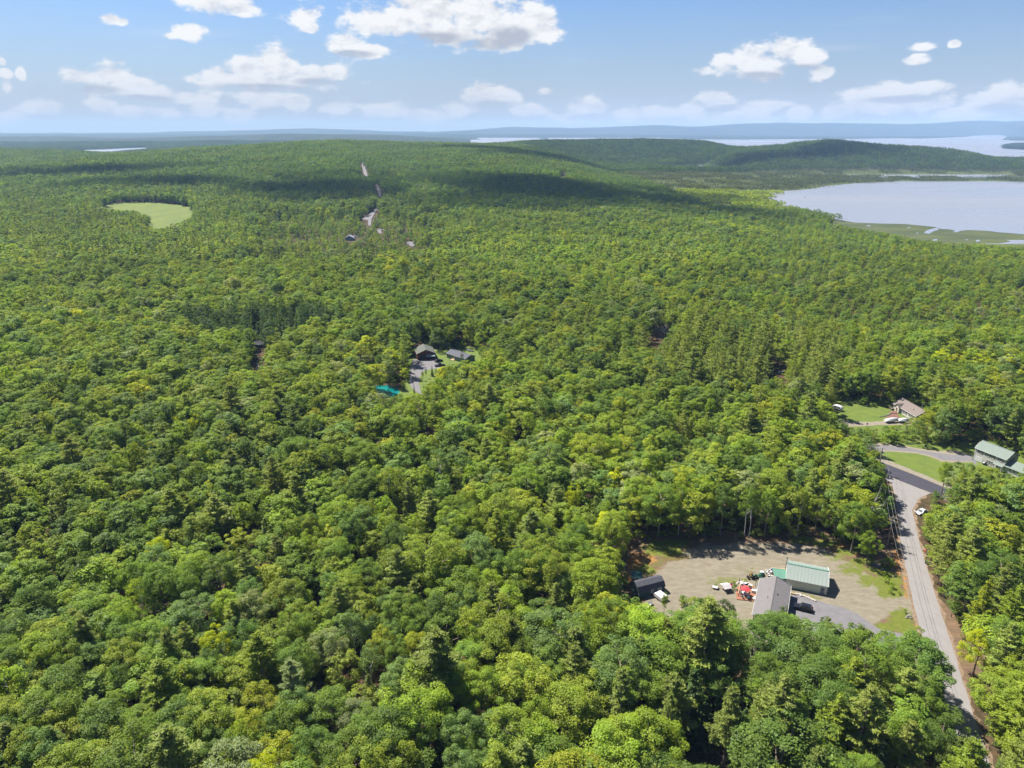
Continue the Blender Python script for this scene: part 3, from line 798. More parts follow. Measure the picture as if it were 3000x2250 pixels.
def build_yard():
    xs = np.arange(22, 118, 0.7); ys = np.arange(128, 200, 0.7); X, Y = np.meshgrid(xs, ys); nx, ny = len(xs), len(ys)
    qx, qy = proj(X, Y, 0 * X)
    gravel = soft_poly([(1975,1632),(2010,1606),(2075,1592),(2200,1588),(2330,1590),(2410,1602),(2470,1632),(2540,1678),(2590,1722),(2650,1745),(2690,1752),(2690,1800),(2620,1798),(2570,1830),(2520,1850),(2300,1900),(2000,1880),(1880,1830),(1893,1700),(1935,1668)], qx, qy, 12)
    grass = np.zeros(X.shape)
    for (cx, cy, rx, ry, a) in [(1945,1608,75,30,1.0),(1985,1596,50,20,.8),(2350,1582,45,12,1.1),(2420,1592,50,12,1.1),(2480,1615,45,14,1.1),(2530,1645,45,14,1.1),(2580,1672,45,14,1.1),(2450,1632,60,22,.55),(2500,1668,60,24,.75),(2545,1700,45,24,.8),(2600,1705,50,34,1.2),(2610,1735,50,20,1.1),(2640,1815,42,36,1.1),(2600,1835,50,18,.9),(2660,1840,40,25,1.0),(2180,1668,60,14,.4),(2130,1700,90,20,.55),(2230,1710,40,20,.5),(1890,1668,40,26,.8),(1930,1650,40,14,.5),(2340,1742,60,12,.6),(2390,1752,30,8,.6),(2010,1640,40,12,.25),(1860,1760,40,40,.7),(2420,1780,30,10,.3)]:
        grass = np.maximum(grass, np.clip(px_dist_blob(qx, qy, cx, cy, rx * 1.35, ry * 1.35) * 1.25, 0, 1) * a * 1.15)
    soil = np.zeros(X.shape)
    for (cx, cy, rx, ry, a) in [(1868,1648,44,40,1.3),(1892,1636,44,26,1.1),(1850,1690,30,30,.9),(1905,1625,25,12,.7),(2470,1598,60,10,1.0),(2530,1620,40,12,1.0),(2632,1600,26,120,.9),(2655,1700,14,80,.9),(2690,1830,14,60,1.0)]:
        soil = np.maximum(soil, np.clip(px_dist_blob(qx, qy, cx, cy, rx, ry) * 1.6, 0, 1) * a)
    scrub = np.clip(px_dist_blob(qx, qy, 1975, 1634, 75, 15) * 1.6, 0, 1) * .9
    i = np.arange((ny - 1) * (nx - 1)); a = (i // (nx - 1)) * nx + i % (nx - 1)
    relief = mn = 0.05 * rolling(X, Y, 6, .3) * 0.3
    Z = 0.02 + np.abs(relief) * 0
    m = cover_material('yard_ground', [('gravel', (0.118, 0.101, 0.072), (0.190, 0.168, 0.126)), ('soil', (0.14, 0.072, 0.030), (0.30, 0.148, 0.048)), ('scrub', (0.06, 0.045, 0.02), (0.13, 0.10, 0.035)), ('grass', (0.055, 0.078, 0.010), (0.125, 0.135, 0.022))], ((0.070, 0.050, 0.032), (0.15, 0.095, 0.055)))
    me = np_mesh('yard', np.stack([X, Y, Z], -1).reshape(-1, 3), np.stack([a, a + 1, a + nx + 1, a + nx], 1), m, True, gravel=gravel.ravel(), grass=grass.ravel(), soil=soil.ravel(), scrub=scrub.ravel())
    o = bpy.data.objects.new('yard', me); link(o); tag(o, kind='structure')
build_yard()
M_ROAD = mat('worn_road', (0.185, 0.172, 0.165), 0.9, color2=(0.160, 0.149, 0.143), scale=0.45, bump=0.02, detail=10, stretch=(1.1, 0.45, 1))
M_SHOULDER = mat('road_shoulder', (0.19, 0.135, 0.085), 0.95, color2=(0.105, 0.072, 0.045), scale=0.8, detail=8)
M_DRIVE = mat('drive_asphalt', (0.135, 0.128, 0.131), 0.9, color2=(0.106, 0.100, 0.104), scale=0.5, detail=8)
M_NEWROAD = mat('new_asphalt', (0.040, 0.038, 0.050), 0.85, color2=(0.028, 0.027, 0.036), scale=0.7, detail=8, stretch=(.5, 1.5, 1))
M_LAWN = mat('lawn_grass', (0.098, 0.128, 0.016), 0.95, color2=(0.062, 0.095, 0.014), scale=0.28, bump=0.08, detail=8)
M_FIELD = mat('field_grass', (0.100, 0.128, 0.012), 0.95, color2=(0.066, 0.096, 0.012), scale=0.06, detail=8, stretch=(1, .3, 1))
M_MARSH = mat('marsh_grass', (0.066, 0.076, 0.020), 0.95, color2=(0.026, 0.040, 0.012), scale=0.03, detail=9, stretch=(.5, 1, 1))
M_GRAVEL = mat('drive_gravel', (0.19, 0.165, 0.125), 0.95, color2=(0.145, 0.125, 0.095), scale=0.8, detail=8)
def w2(pts, z=0): return [G(x, y, z)[:2] for x, y in pts]
RL = [(2612,1415),(2628,1485),(2638,1580),(2646,1632),(2660,1688),(2674,1758),(2697,1844),(2728,1935),(2760,2025),(2829,2242),(2880,2400),(2960,2650)]
RR = [(2735,1440),(2690,1462),(2672,1495),(2679,1526),(2694,1594),(2712,1652),(2740,1743),(2764,1816),(2793,1902),(2815,1978),(2847,2080),(2902,2242),(2955,2400),(3040,2650)]
def offset_px(pts, d): return [(x + d, y) for x, y in pts]
sheet('road_shoulder', w2(offset_px(RL, -10) + offset_px(RR, 8)[::-1]), 0.028, M_SHOULDER, jag=0.7, step=1.3, seed=1)
K = lambda pts: crop(2400, 1120, 3.687, pts)
sheet('lawn', w2(K([(560,640),(800,640),(950,630),(1500,640),(1700,640),(1760,600),(2000,640),(2300,760),(2400,1000),(2300,1160),(2000,1120),(1700,1060),(1450,1050),(1330,1120),(1230,1080),(1000,1010),(760,880),(560,780)])), 0.032, M_LAWN, jag=.5, step=3, seed=2)
sheet('road', w2(RL + RR[::-1] + K([(1400,1290),(1220,1200),(1100,1155),(900,1075),(740,1008),(500,900)])[::1]), 0.036, M_ROAD, jag=0.15, step=2.5, seed=3)
sheet('road_verge', w2(K([(500,760),(730,835),(900,905),(1100,985),(1230,1040),(1500,1150),(1500,1220),(1225,1100),(1000,1010),(740,905),(500,820)])), 0.036, M_GRAVEL, jag=0.5, step=2, seed=5)
sheet('dark_road', w2(K([(480,800),(735,888),(1000,990),(1200,1072),(1500,1200),(1500,1330),(1225,1197),(1100,1152),(900,1072),(740,1004),(480,915)])), 0.041, M_NEWROAD, jag=0.05, step=3, seed=6)
sheet('driveway_verge', w2(K([(560,650),(800,672),(950,690),(1120,722),(1300,742),(1500,735),(1580,770),(1660,780),(1650,865),(1450,868),(1330,862),(1190,805),(1050,770),(850,755),(700,750),(560,745)])), 0.036, M_GRAVEL, jag=0.4, step=2.5, seed=7)
sheet('driveway', w2(K([(520,640),(640,680),(800,692),(950,708),(1120,742),(1300,768),(1450,786),(1600,776),(1660,792),(1700,870),(1700,905),(1640,850),(1450,848),(1340,842),(1200,788),(1050,753),(850,738),(700,733),(520,730)])), 0.041, M_DRIVE, jag=0.1, step=3, seed=8)
sheet('lawn', w2(K([(60,180),(400,150),(700,180),(900,120),(1250,250),(1300,430),(1300,600),(900,640),(480,640),(330,560),(120,400)])), 0.030, M_LAWN, jag=.5, step=3, seed=9)
sheet('driveway', w2(K([(160,370),(250,402),(340,428),(520,428),(700,416),(900,418),(1050,430),(1050,465),(800,462),(640,462),(520,474),(340,480),(250,470)])), 0.036, M_GRAVEL, jag=.3, step=2, seed=10)
sheet('driveway', w2([(2322,1737),(2345,1737),(2372,1752),(2420,1768),(2470,1780),(2510,1797),(2545,1822),(2575,1842),(2625,1853),(2712,1868),(2725,1915),(2600,1900),(2480,1875),(2380,1850),(2310,1850)]), 0.030, M_DRIVE, jag=.12, step=1.5, seed=11)
Cc = lambda pts: crop(1000, 950, 4.424, pts)
sheet('lawn', w2(Cc([(850,440),(900,330),(1100,250),(1250,300),(1500,290),(1800,280),(1850,420),(1800,560),(1600,640),(1250,800),(1040,930),(960,960),(740,960),(720,860),(800,800),(860,600)])), 0.030, M_LAWN, jag=.5, step=4, seed=12)
sheet('driveway', w2(Cc([(905,545),(925,455),(985,455),(1225,455),(1260,500),(1340,515),(1350,540),(1240,575),(1100,595),(1050,625),(1012,690),(1005,760),(1022,840),(1050,960),(1020,960),(985,895),(930,850),(885,780),(880,660),(898,590)])), 0.036, M_DRIVE, jag=.15, step=3, seed=13)
sheet('turquoise_pond', w2(Cc([(425,805),(520,790),(600,795),(742,825),(752,890),(670,940),(540,945),(440,870)])), 0.036, M_TURQ, jag=.2, step=2, seed=14)
sheet('field', [GT(*q)[:2] for q in crop(0, 330, 1.4747, [(420,410),(530,388),(640,388),(760,396),(840,414),(840,470),(760,510),(660,515),(560,470),(470,440)])], 0.7, M_FIELD, jag=2, step=14, seed=15, drape=True)
def far_strip(name, pts, m, dz=0.8): return sheet(name, [GT(*q)[:2] for q in pts], dz, m, jag=.2, step=12, drape=True)
far_strip('road', crop(0, 330, 1.4747, [(1562,216),(1570,216),(1584,258),(1588,276),(1574,274),(1566,240)]), M_DRIVE)
far_strip('road', crop(0, 330, 1.4747, [(1623,312),(1630,312),(1645,345),(1648,364),(1636,364),(1631,335)]), M_DRIVE)
far_strip('road', crop(0, 330, 1.4747, [(1564,462),(1622,420),(1632,416),(1606,460),(1602,492),(1592,490),(1590,468)]), M_DRIVE)
far_strip('road', crop(980, 640, 6.9125, [(860,222),(1010,232),(1010,246),(930,252),(965,300),(920,325),(875,280)]), M_DRIVE)
far_strip('road', crop(980, 640, 6.9125, [(1430,505),(1490,480),(1600,485),(1600,525),(1640,570),(1560,585)]), M_DRIVE)
far_strip('road', crop(980, 640, 6.9125, [(1850,700),(1930,715),(1920,810),(1880,810)]), M_DRIVE)
sheet('marsh', [G(x, y, POND_Z)[:2] for x, y in [(2400,630),(2449,642),(2504,652),(2585,655),(2649,656),(2702,661),(2739,665),(2758,671),(2806,677),(2836,674),(2892,676),(2930,681),(3000,686),(3400,698),(3400,760),(3000,745),(2880,735),(2760,727),(2680,715),(2600,695),(2500,675)]], POND_Z - 0.08, M_MARSH, jag=3, step=12, seed=16)
far_strip('path', crop(0, 1000, 2.212, [(1664,120),(1680,125),(1676,200),(1650,205)]), M_GRAVEL, 0.05)
# the tree seedlings keep off these
FOOTPRINTS = [w2(offset_px(RL, -14) + offset_px(RR, 14)[::-1]), w2([(2200,1690),(2330,1700),(2345,1740),(2560,1850),(2720,1880),(2600,1905),(2380,1870),(2215,1870),(2050,1790),(2040,1700)]),
              w2(K([(480,800),(735,888),(1000,990),(1200,1072),(1500,1200),(1500,1330),(1225,1197),(1100,1152),(900,1072),(740,1004),(480,915)])), w2(K([(520,640),(800,690),(1120,742),(1600,776),(1700,905),(1340,842),(850,738),(520,730)])),
              w2(K([(800,180),(1140,300),(1230,420),(1060,470),(820,330)])), w2(K([(1650,820),(1740,650),(2300,900),(2250,1150)])), w2(Cc([(930,460),(960,300),(1230,330),(1230,470)])), w2(Cc([(1350,450),(1480,330),(1800,470),(1640,560)]))]

# ------------------------------------------------------------------ clearings: what the photograph leaves open (outlines in photograph pixels)

OPEN = [
 # dirt yard with the buildings
 [(1832,1612),(1880,1592),(1990,1580),(2200,1576),(2390,1580),(2480,1600),(2505,1622),(2560,1662),(2625,1694),(2636,1720),(2640,1745),(2672,1790),(2690,1836),(2640,1858),(2560,1852),(2520,1836),(2475,1826),(2440,1812),(2400,1808),(2350,1795),(2300,1772),(2240,1786),(2205,1778),(2160,1766),(2120,1757),(2060,1745),(1992,1745),(1985,1790),(1900,1802),(1872,1765),(1846,1742),(1843,1690)],
 # road from the junction to the yard
 [(2601,1397),(2625,1440),(2630,1459),(2628,1500),(2627,1540),(2612,1580),(2600,1612),(2618,1640),(2640,1690),(2660,1745),(2690,1838),(2700,1838),(2730,1800),(2760,1775),(2742,1722),(2727,1700),(2716,1650),(2707,1612),(2697,1560),(2703,1518),(2712,1480),(2722,1470),(2728,1445),(2726,1405)],
 # road by the foreground pines
 [(2676,1838),(2703,1836),(2724,1859),(2760,1888),(2775,1931),(2786,1975),(2813,2018),(2800,2046),(2829,2090),(2851,2112),(2876,2170),(2862,2200),(2884,2235),(2887,2262),(2922,2262),(2916,2243),(2894,2170),(2876,2105),(2847,2062),(2820,1968),(2806,1931),(2799,1888),(2806,1848),(2780,1800),(2755,1772),(2735,1772)],
 crop(2400,1120,3.687,[(130,240),(280,205),(390,180),(560,220),(780,250),(800,190),(890,170),(1000,220),(1140,300),(1120,385),(1010,370),(950,395),(950,430),(880,440),(800,455),(700,440),(640,460),(520,490),(440,500),(340,480),(260,400),(150,310)]),
 crop(2400,1120,3.687,[(650,680),(800,682),(920,655),(1100,672),(1300,690),(1450,685),(1660,660),(1760,640),(1830,640),(1940,690),(2140,790),(2260,850),(2260,930),(2160,1030),(2000,960),(1900,940),(1720,905),(1600,855),(1450,850),(1340,870),(1300,960),(1225,1045),(1205,1100),(1222,1190),(1200,1260),(1150,1350),(1180,1430),(1040,1500),(860,1300),(830,1180),(745,1120),(722,1000),(732,900),(700,800),(645,720)]),
 crop(1000,950,4.424,[(910,540),(925,450),(950,380),(940,300),(1060,240),(1210,340),(1240,340),(1350,370),(1360,330),(1530,325),(1600,305),(1720,305),(1785,380),(1770,470),(1620,510),(1570,480),(1500,450),(1440,510),(1350,535),(1230,570),(1200,590),(1130,600),(1200,680),(1190,735),(1060,770),(1020,800),(1040,905),(1000,900),(935,860),(905,900),(760,890),(770,840),(850,800),(880,760),(880,660),(900,590)]),
 crop(1000,950,4.424,[(430,810),(600,795),(740,825),(750,890),(670,940),(550,945),(470,880)]),
 crop(0,330,1.4747,[(440,405),(530,390),(640,390),(760,398),(830,415),(820,450),(780,470),(740,480),(690,500),(640,492),(660,462),(640,440),(580,420),(500,418)]),
 crop(0,330,1.4747,[(1562,218),(1574,218),(1592,262),(1588,274),(1562,268)]), crop(0,330,1.4747,[(1618,312),(1634,312),(1652,350),(1650,362),(1630,362)]),
 crop(0,330,1.4747,[(1560,462),(1625,415),(1636,418),(1608,468),(1600,494),(1588,490)]),
 crop(980,640,6.9125,[(240,395),(320,340),(420,395),(560,380),(560,410),(430,440),(410,455),(260,455)]),
 crop(980,640,6.9125,[(860,225),(1000,232),(1000,250),(960,300),(920,318),(880,280)]), crop(980,640,6.9125,[(1440,510),(1490,485),(1590,490),(1590,520),(1620,560),(1560,575)]), crop(980,640,6.9125,[(1860,700),(1930,720),(1910,800),(1880,800)]),
 crop(1800,900,3.687,[(462,290),(535,215),(560,225),(556,320),(480,330)]), crop(1800,900,3.687,[(400,340),(510,340),(510,385),(400,380)]), crop(1800,900,3.687,[(365,390),(490,395),(490,425),(380,415)]), crop(1800,900,3.687,[(1700,700),(1830,690),(1840,800),(1780,800),(1700,760)]),
 crop(0,1000,2.212,[(1660,25),(1705,25),(1712,55),(1690,90),(1680,140),(1668,195),(1648,195),(1655,130)]),
 [(1642,508),(1656,508),(1656,518),(1642,518)],
]
OPEN.append([(2425,650),(2520,668),(2600,680),(2700,700),(2800,710),(2900,715),(3000,722),(3120,728),(3120,680),(2900,680),(2700,660),(2500,648)])
OPEN.append([(2590,1606),(2612,1606),(2634,1508),(2612,1506)])
# bare ground seen between trunks near the lower edge
OPEN.append([(2010,2190),(2080,2170),(2130,2200),(2140,2250),(2010,2250)]); OPEN.append([(1385,2055),(1412,2060),(1425,2100),(1400,2100)])
POND_W = [G(x, y, POND_Z)[:2] for x, y in POND]
LAKE_W = [G(x, y, POND_Z)[:2] for x, y in LAKE]
MARSH_PX = [(2430,668),(2530,672),(2620,690),(2690,712),(2770,720),(2900,728),(3050,740),(3300,745),(3300,670),(2900,655),(2700,640),(2500,620)]
MARSH_W = [G(x, y, POND_Z)[:2] for x, y in MARSH_PX]

TINT = {'olive': (0.200, 0.252, 0.026), 'mid': (0.150, 0.224, 0.027), 'lime': (0.34, 0.38, 0.010), 'blue': (0.150, 0.224, 0.056), 'yellow': (0.255, 0.288, 0.022),
        'pale': (0.225, 0.265, 0.100), 'dark': (0.066, 0.106, 0.026), 'pine': (0.200, 0.240, 0.050), 'hemlock': (0.100, 0.132, 0.020), 'fresh': (0.200, 0.275, 0.024), 'deep': (0.106, 0.166, 0.028)}
TNAME = {'olive': 'olive-green', 'mid': 'mid-green', 'lime': 'vivid lime-yellow', 'blue': 'bluish-green', 'yellow': 'yellowish-green', 'pale': 'pale sage-green', 'dark': 'dark green', 'pine': 'soft green', 'hemlock': 'dark olive', 'fresh': 'fresh bright-green', 'deep': 'deep green'}
rngF = np.random.default_rng(20240711)
KN = ['broad', 'birch', 'pine', 'spruce', 'bush']
KIND_H = {'broad': 16., 'birch': 16., 'pine': 20., 'spruce': 13., 'bush': 4.}
KIND_R = {'broad': 3.9, 'birch': 2.6, 'pine': 4.1, 'spruce': 2.4, 'bush': 1.7}

# notable trees of the photograph: kind, crown-top pixel, height, width factor, colour, description
HAND = [
 ('pine', 2305,1975, 25, 1.25, 'pine', 'largest feathery white pine, near the bottom edge below the driveway'),
 ('pine', 2150,2010, 21, 1.1, 'pine', 'tall white pine just left of the largest feathery pine'),
 ('pine', 1965,2030, 18, 0.85, 'pine', 'slanting light-green pine above the bare brown forest floor'),
 ('pine', 1685,1885, 20, 1.15, 'pine', 'pale feathery pine below the blue-grey gambrel shed'),
 ('pine', 1880,1860, 19, 1.05, 'pine', 'green pine standing in front of the white camper trailer'),
 ('pine', 2010,1925, 16, 0.8, 'pine', 'small bushy pine in the gap below the patio'),
 ('pine', 2255,1985, 19, 0.9, 'pine', 'white pine half hidden behind the largest feathery pine'),
 ('pine', 1755,1690, 19, 0.85, 'olive', 'tall soft pine at the yard corner beside the play fort'),
 ('pine', 845,1930, 19, 1.15, 'pale', 'greyish feathery pine alone among broadleaf trees near the bottom'),
 ('pine', 985,1945, 14, 0.7, 'pine', 'small pine beside the pale dome-shaped tree'),
 ('broad', 625,1845, 16, 0.95, 'lime', 'brightest lime-yellow maple in the lower forest'),
 ('broad', 960,1855, 15, 1.15, 'pale', 'pale grey-green dome-shaped tree near the bottom'),
 ('broad', 1115,1840, 15, 1.05, 'yellow', 'golden-green round maple beside the pale dome-shaped tree'),
 ('broad', 455,1570, 16, 0.9, 'lime', 'lime maple among dark hemlocks in the lower forest'),
 ('broad', 310,1365, 15, 0.9, 'fresh', 'bright-green maple over the dark conifer belt near the left edge'),
 ('broad', 510,1215, 15, 0.9, 'lime', 'lime-tipped maple halfway up the left forest'),
 ('broad', 570,1220, 15, 0.9, 'lime', 'second lime maple beside the lime-tipped one in the left forest'),
 ('broad', 1190,1165, 14, 0.75, 'lime', 'yellow-green maple just below the turquoise pond'),
 ('broad', 1680,1420, 16, 0.75, 'lime', 'slender lime tree in the woods behind the yard corner'),
 ('broad', 2520,1475, 17, 1.2, 'mid', 'big round tree at the yard edge beside the utility pole'),
 ('broad', 2556,1560, 11, 0.95, 'fresh', 'low bushy tree at the foot of the big round roadside tree'),
 ('broad', 1780,1580, 12, 1.1, 'deep', 'round dark maple at the yard corner above the play fort'),
 ('broad', 2300,1778, 9, 0.62, 'deep', 'small oak whose crown overlaps the grey house roof'),
 ('broad', 2420,1808, 8, 0.55, 'deep', 'small round oak standing out over the paved driveway'),
 ('broad', 1950,1735, 7.5, 0.5, 'fresh', 'light-green sapling hiding the end of the camper trailer'),
 ('broad', 2130,1760, 12, 0.95, 'dark', 'dark oak in front of the patio with the red parasol'),
 ('broad', 2060,1757, 12, 0.9, 'deep', 'deep-green oak left of the patio, before the gravel'),
 ('broad', 2640,1885, 15, 1.0, 'mid', 'tall leafy tree beside the road at the driveway mouth'),
 ('broad', 2690,1850, 14, 0.95, 'fresh', 'bright-edged tree leaning over the pale road'),
 ('broad', 2715,1990, 16, 1.1, 'mid', 'spreading tree whose shade reaches the lower road'),
 ('broad', 2770,2110, 16, 1.1, 'deep', 'large dark tree overhanging the lower road'),
 ('broad', 2885,1850, 13, 1.15, 'lime', 'lime-green tree at the bend across the road'),
 ('pine', 2900,1700, 19, 1.0, 'yellow', 'light pine across the road from the dirt yard'),
 ('pine', 2960,1650, 20, 1.0, 'pine', 'tall pine near the edge of the picture across the road'),
 ('broad', 2868,1392, 12, 1.0, 'yellow', 'bright tree in front of the green-roofed house'),
 ('broad', 2780,1350, 13, 0.95, 'fresh', 'fresh green tree at the lawn tip by the dark road'),
 ('birch', 720,2090, 15, 1.1, 'yellow', 'yellowish birch with pale twin stem at the bottom edge'),
 ('birch', 1230,2130, 15, 0.8, 'mid', 'thin birch beside the bare forest floor at the bottom edge'),
 ('spruce', 1212,1123, 7, 0.6, 'deep', 'small fir at the end of the red barn driveway'),
 ('spruce', 1265,1070, 6, 0.9, 'hemlock', 'young spruce beside the parked pickup'),
 ('spruce', 1277,1077, 3, 0.8, 'dark', 'smallest spruce beside the parked pickup'),
 ('broad', 1247,1078, 5.5, 0.5, 'dark', 'round dark shrub tree beside the driveway turn'),
 ('broad', 1237,1087, 5, 0.45, 'dark', 'second round shrub tree beside the driveway turn'),
 ('broad', 1353,1033, 8, 0.55, 'dark', 'dark tree in front of the grey ranch house'),
 ('spruce', 1080,1111, 9, 0.8, 'hemlock', 'narrow fir standing at the turquoise pond'),
 ('spruce', 1181,1112, 5, 0.8, 'fresh', 'narrow green tree between turquoise pond and driveway'),
]
def lin_tint(name, n=1, amt=0.13):
    c = np.array(TINT[name]); j = 1 + rngF.normal(size=(n, 1)) * amt * 0.7; h = rngF.normal(size=(n, 1)) * amt * 0.22
    return np.clip(c * j * np.concatenate([1 + h, np.ones((n, 1)), 1 - h], 1), 0.008, 0.4)

TREES = []     # dicts of single trees: kind, variant, x, y, z, h, w, tint, tname, label, yaw
for k, (kind, px, py, h, wf, tn, label) in enumerate(HAND):
    p = G(px, py, h)
    if p.y > 700: p = GT(px, py, h)
    TREES.append(dict(kind=kind, x=p.x, y=p.y, z=gz(p.x, p.y), h=h, w=wf * h / KIND_H[kind] if kind != 'pine' else wf * h / 20., tint=lin_tint(tn, 1, 0.05)[0], tn=tn, label=label, yaw=rngF.uniform(0, 6.28)))

# stems that show along the back edge of the yard: base pixel and height of the crown top
for (kind, bx0, by0, ty, wf, tn, label) in [('birch', 1987,1567,1418, 1.1, 'fresh', 'leaning white birch at the back corner of the dirt yard'), ('birch', 2193,1574,1430, .9, 'mid', 'white-stemmed birch in the middle of the yard back edge'), ('birch', 2180,1570,1425, .85, 'mid', 'slim birch just left of the white-stemmed middle birch'),
   ('broad', 2238,1577,1440, .75, 'mid', 'dark-stemmed tree right of the middle birch behind the yard'), ('birch', 2335,1571,1425, .9, 'olive', 'tall thin birch behind the green metal barn roof'), ('broad', 2385,1573,1455, .8, 'olive', 'olive tree at the back edge right of the barn'), ('broad', 2067,1573,1440, .7, 'yellow', 'yellowish young tree at the yard back edge'), ('broad', 2110,1570,1420, .9, 'deep', 'dense deep-green maple at the yard back edge')]:
    p = G(bx0, by0); zd, fw = zd_fwd(ty); h = H - p.y * zd / fw
    TREES.append(dict(kind=kind, x=p.x, y=p.y, z=0.0, h=h, w=wf * h / 16., tint=lin_tint(tn, 1, 0.05)[0], tn=tn, label=label, yaw=rngF.uniform(0, 6.28)))

# ---- candidates over the wooded land
def hexgrid(y0, y1, s, margin):
    rows = []
    y = y0; i = 0
    while y < y1:
        half = (abs(y) + 60) * 0.74 + margin
        xs = np.arange(-half, half, s) + (s / 2 if i % 2 else 0)
        rows.append(np.stack([xs, np.full(len(xs), y)], 1)); y += s * 0.87; i += 1
    P = np.concatenate(rows); return P + rngF.uniform(-0.42, 0.42, P.shape) * s
P1 = hexgrid(52, 330, 5.8, 35); P2 = hexgrid(330, 760, 6.5, 50); P3 = hexgrid(760, 1750, 7.0, 80)
PP = np.concatenate([P1, P2, P3]); band = np.concatenate([np.zeros(len(P1)), np.ones(len(P2)), np.full(len(P3), 2)]).astype(int)
PZ = ground_z(PP[:, 0], PP[:, 1])
bx, by = proj(PP[:, 0], PP[:, 1], PZ)
n = len(PP); u = rngF.uniform(size=n)
bxt, byt = bx, by                                 # true places; stand borders wander
bx = bx + 60 * rolling(PP[:, 0], PP[:, 1], 30, 0.9) + rngF.normal(size=n) * 35; by = by + 16 * rolling(PP[:, 0], PP[:, 1], 42, 2.2) * np.clip((byt - 420) / 700, 0.15, 1) + rngF.normal(size=n) * 10
pr = np.tile(np.array([.66, .13, .06, .11, .04]), (n, 1))
def region(mask, probs):
    pr[mask] = probs
region((bx < 1350) & (by > 1330) & (by < 1780), [.50, .10, .05, .32, .03])
region((bx > 1500) & (by > 1980), [.56, .10, .24, .06, .04])
region((bx > 2800) & (by > 1500), [.55, .08, .28, .06, .03])
region((bx > 1930) & (bx < 2480) & (by > 1000) & (by < 1190), [.12, .02, .80, .06, 0])
region((by < 1000) & (bx > 2050), [.74, .12, .03, .11, 0])
region((by < 860) & (by > 560) & (bx > 700) & (bx < 1330), [.45, .10, .05, .40, 0])
grove = in_poly([(515,985),(600,955),(700,960),(820,945),(930,950),(985,975),(950,1010),(860,1020),(790,1045),(700,1030),(620,1040),(540,1015)], bxt + rngF.normal(size=n) * 10, byt + rngF.normal(size=n) * 5)
region(grove, [.25, .05, .30, .40, 0])
region((bx < 700) & (by < 800), [.55, .08, .14, .23, 0])
cum = np.cumsum(pr, 1); ki = (u[:, None] > cum).sum(1).clip(0, 4)
kh = np.array([KIND_H[k] for k in KN])[ki]; kr = np.array([KIND_R[k] for k in KN])[ki]
sc = rngF.uniform(0.76, 1.13, n) * np.where(rngF.uniform(size=n) < 0.08, 1.14, 1.0)
# lower, younger growth in places
young = smooth(2000, 2350, bx) * (1 - smooth(960, 1060, by)); sc *= 1 - 0.36 * young
grow = ((by < 790) & (by > 640) & (bx > 760) & (bx < 1280)); sc[grow] *= 0.55
wav = rolling(PP[:, 0], PP[:, 1], 38, 0.7); sc *= 1 + 0.085 * wav
big = (bxt > 1650) & (byt > 1830); sc = np.where(big & (ki == 0), sc * 1.05, sc)
hh = kh * sc; ww = sc * rngF.uniform(1.02, 1.62, n) * np.where(big & (ki == 0), 1.18, 1.0)
keep = rngF.uniform(size=n) > 0.055 + 0.05 * (wav > 1.1) + 0.16 * big
keep &= ~in_poly(POND_W, PP[:, 0], PP[:, 1]) & ~in_poly(MARSH_W, PP[:, 0], PP[:, 1])
bogm = smooth(700, 960, PP[:, 1]) * smooth(230, 420, PP[:, 0])            # the bog carries only scrub
keep &= ~((bogm > 0.5) & (PP[:, 1] > 1180))
for t in TREES:
    d2 = (PP[:, 0] - t['x']) ** 2 + (PP[:, 1] - t['y']) ** 2
    keep &= d2 > (6.0 if t['h'] > 23 else 4.2 if t['kind'] == 'pine' else 2.9 if t['h'] > 9 else 1.6) ** 2
def blocked(x, y, z, h, r):
    """does a crown of this size stand before an open place?"""
    bad = np.zeros(len(x), bool)
    for dx, f in ((0, 0), (0, .97), (0, .75), (0, .5), (0, .25), (-.9, .5), (.9, .5), (-.75, .75), (.75, .75), (-.5, .92), (.5, .92), (-.8, .35), (.8, .35)):
        qx, qy = proj(x + dx * r, y, z + f * h)
        for pl in OPEN:
            xs = [q[0] for q in pl]; ys = [q[1] for q in pl]
            m = (qx > min(xs)) & (qx < max(xs)) & (qy > min(ys)) & (qy < max(ys)) & ~bad
            if m.any():
                i = np.where(m)[0]; bad[i[in_poly(pl, qx[i], qy[i])]] = True
    return bad
idx = np.where(keep)[0]
rest = idx
final = np.zeros(n, bool)
for f in (1.0, 0.72, 0.5, 0.30):
    b = blocked(PP[rest, 0], PP[rest, 1], PZ[rest], hh[rest] * f, kr[rest] * ww[rest] * f * 1.12)
    ok = rest[~b]; final[ok] = True; hh[ok] *= f; ww[ok] *= f; rest = rest[b]
    if f == 0.5: ww[rest] *= 1.5
for poly in FOOTPRINTS: final &= ~in_poly(poly, PP[:, 0], PP[:, 1])
sel = np.where(final)[0]
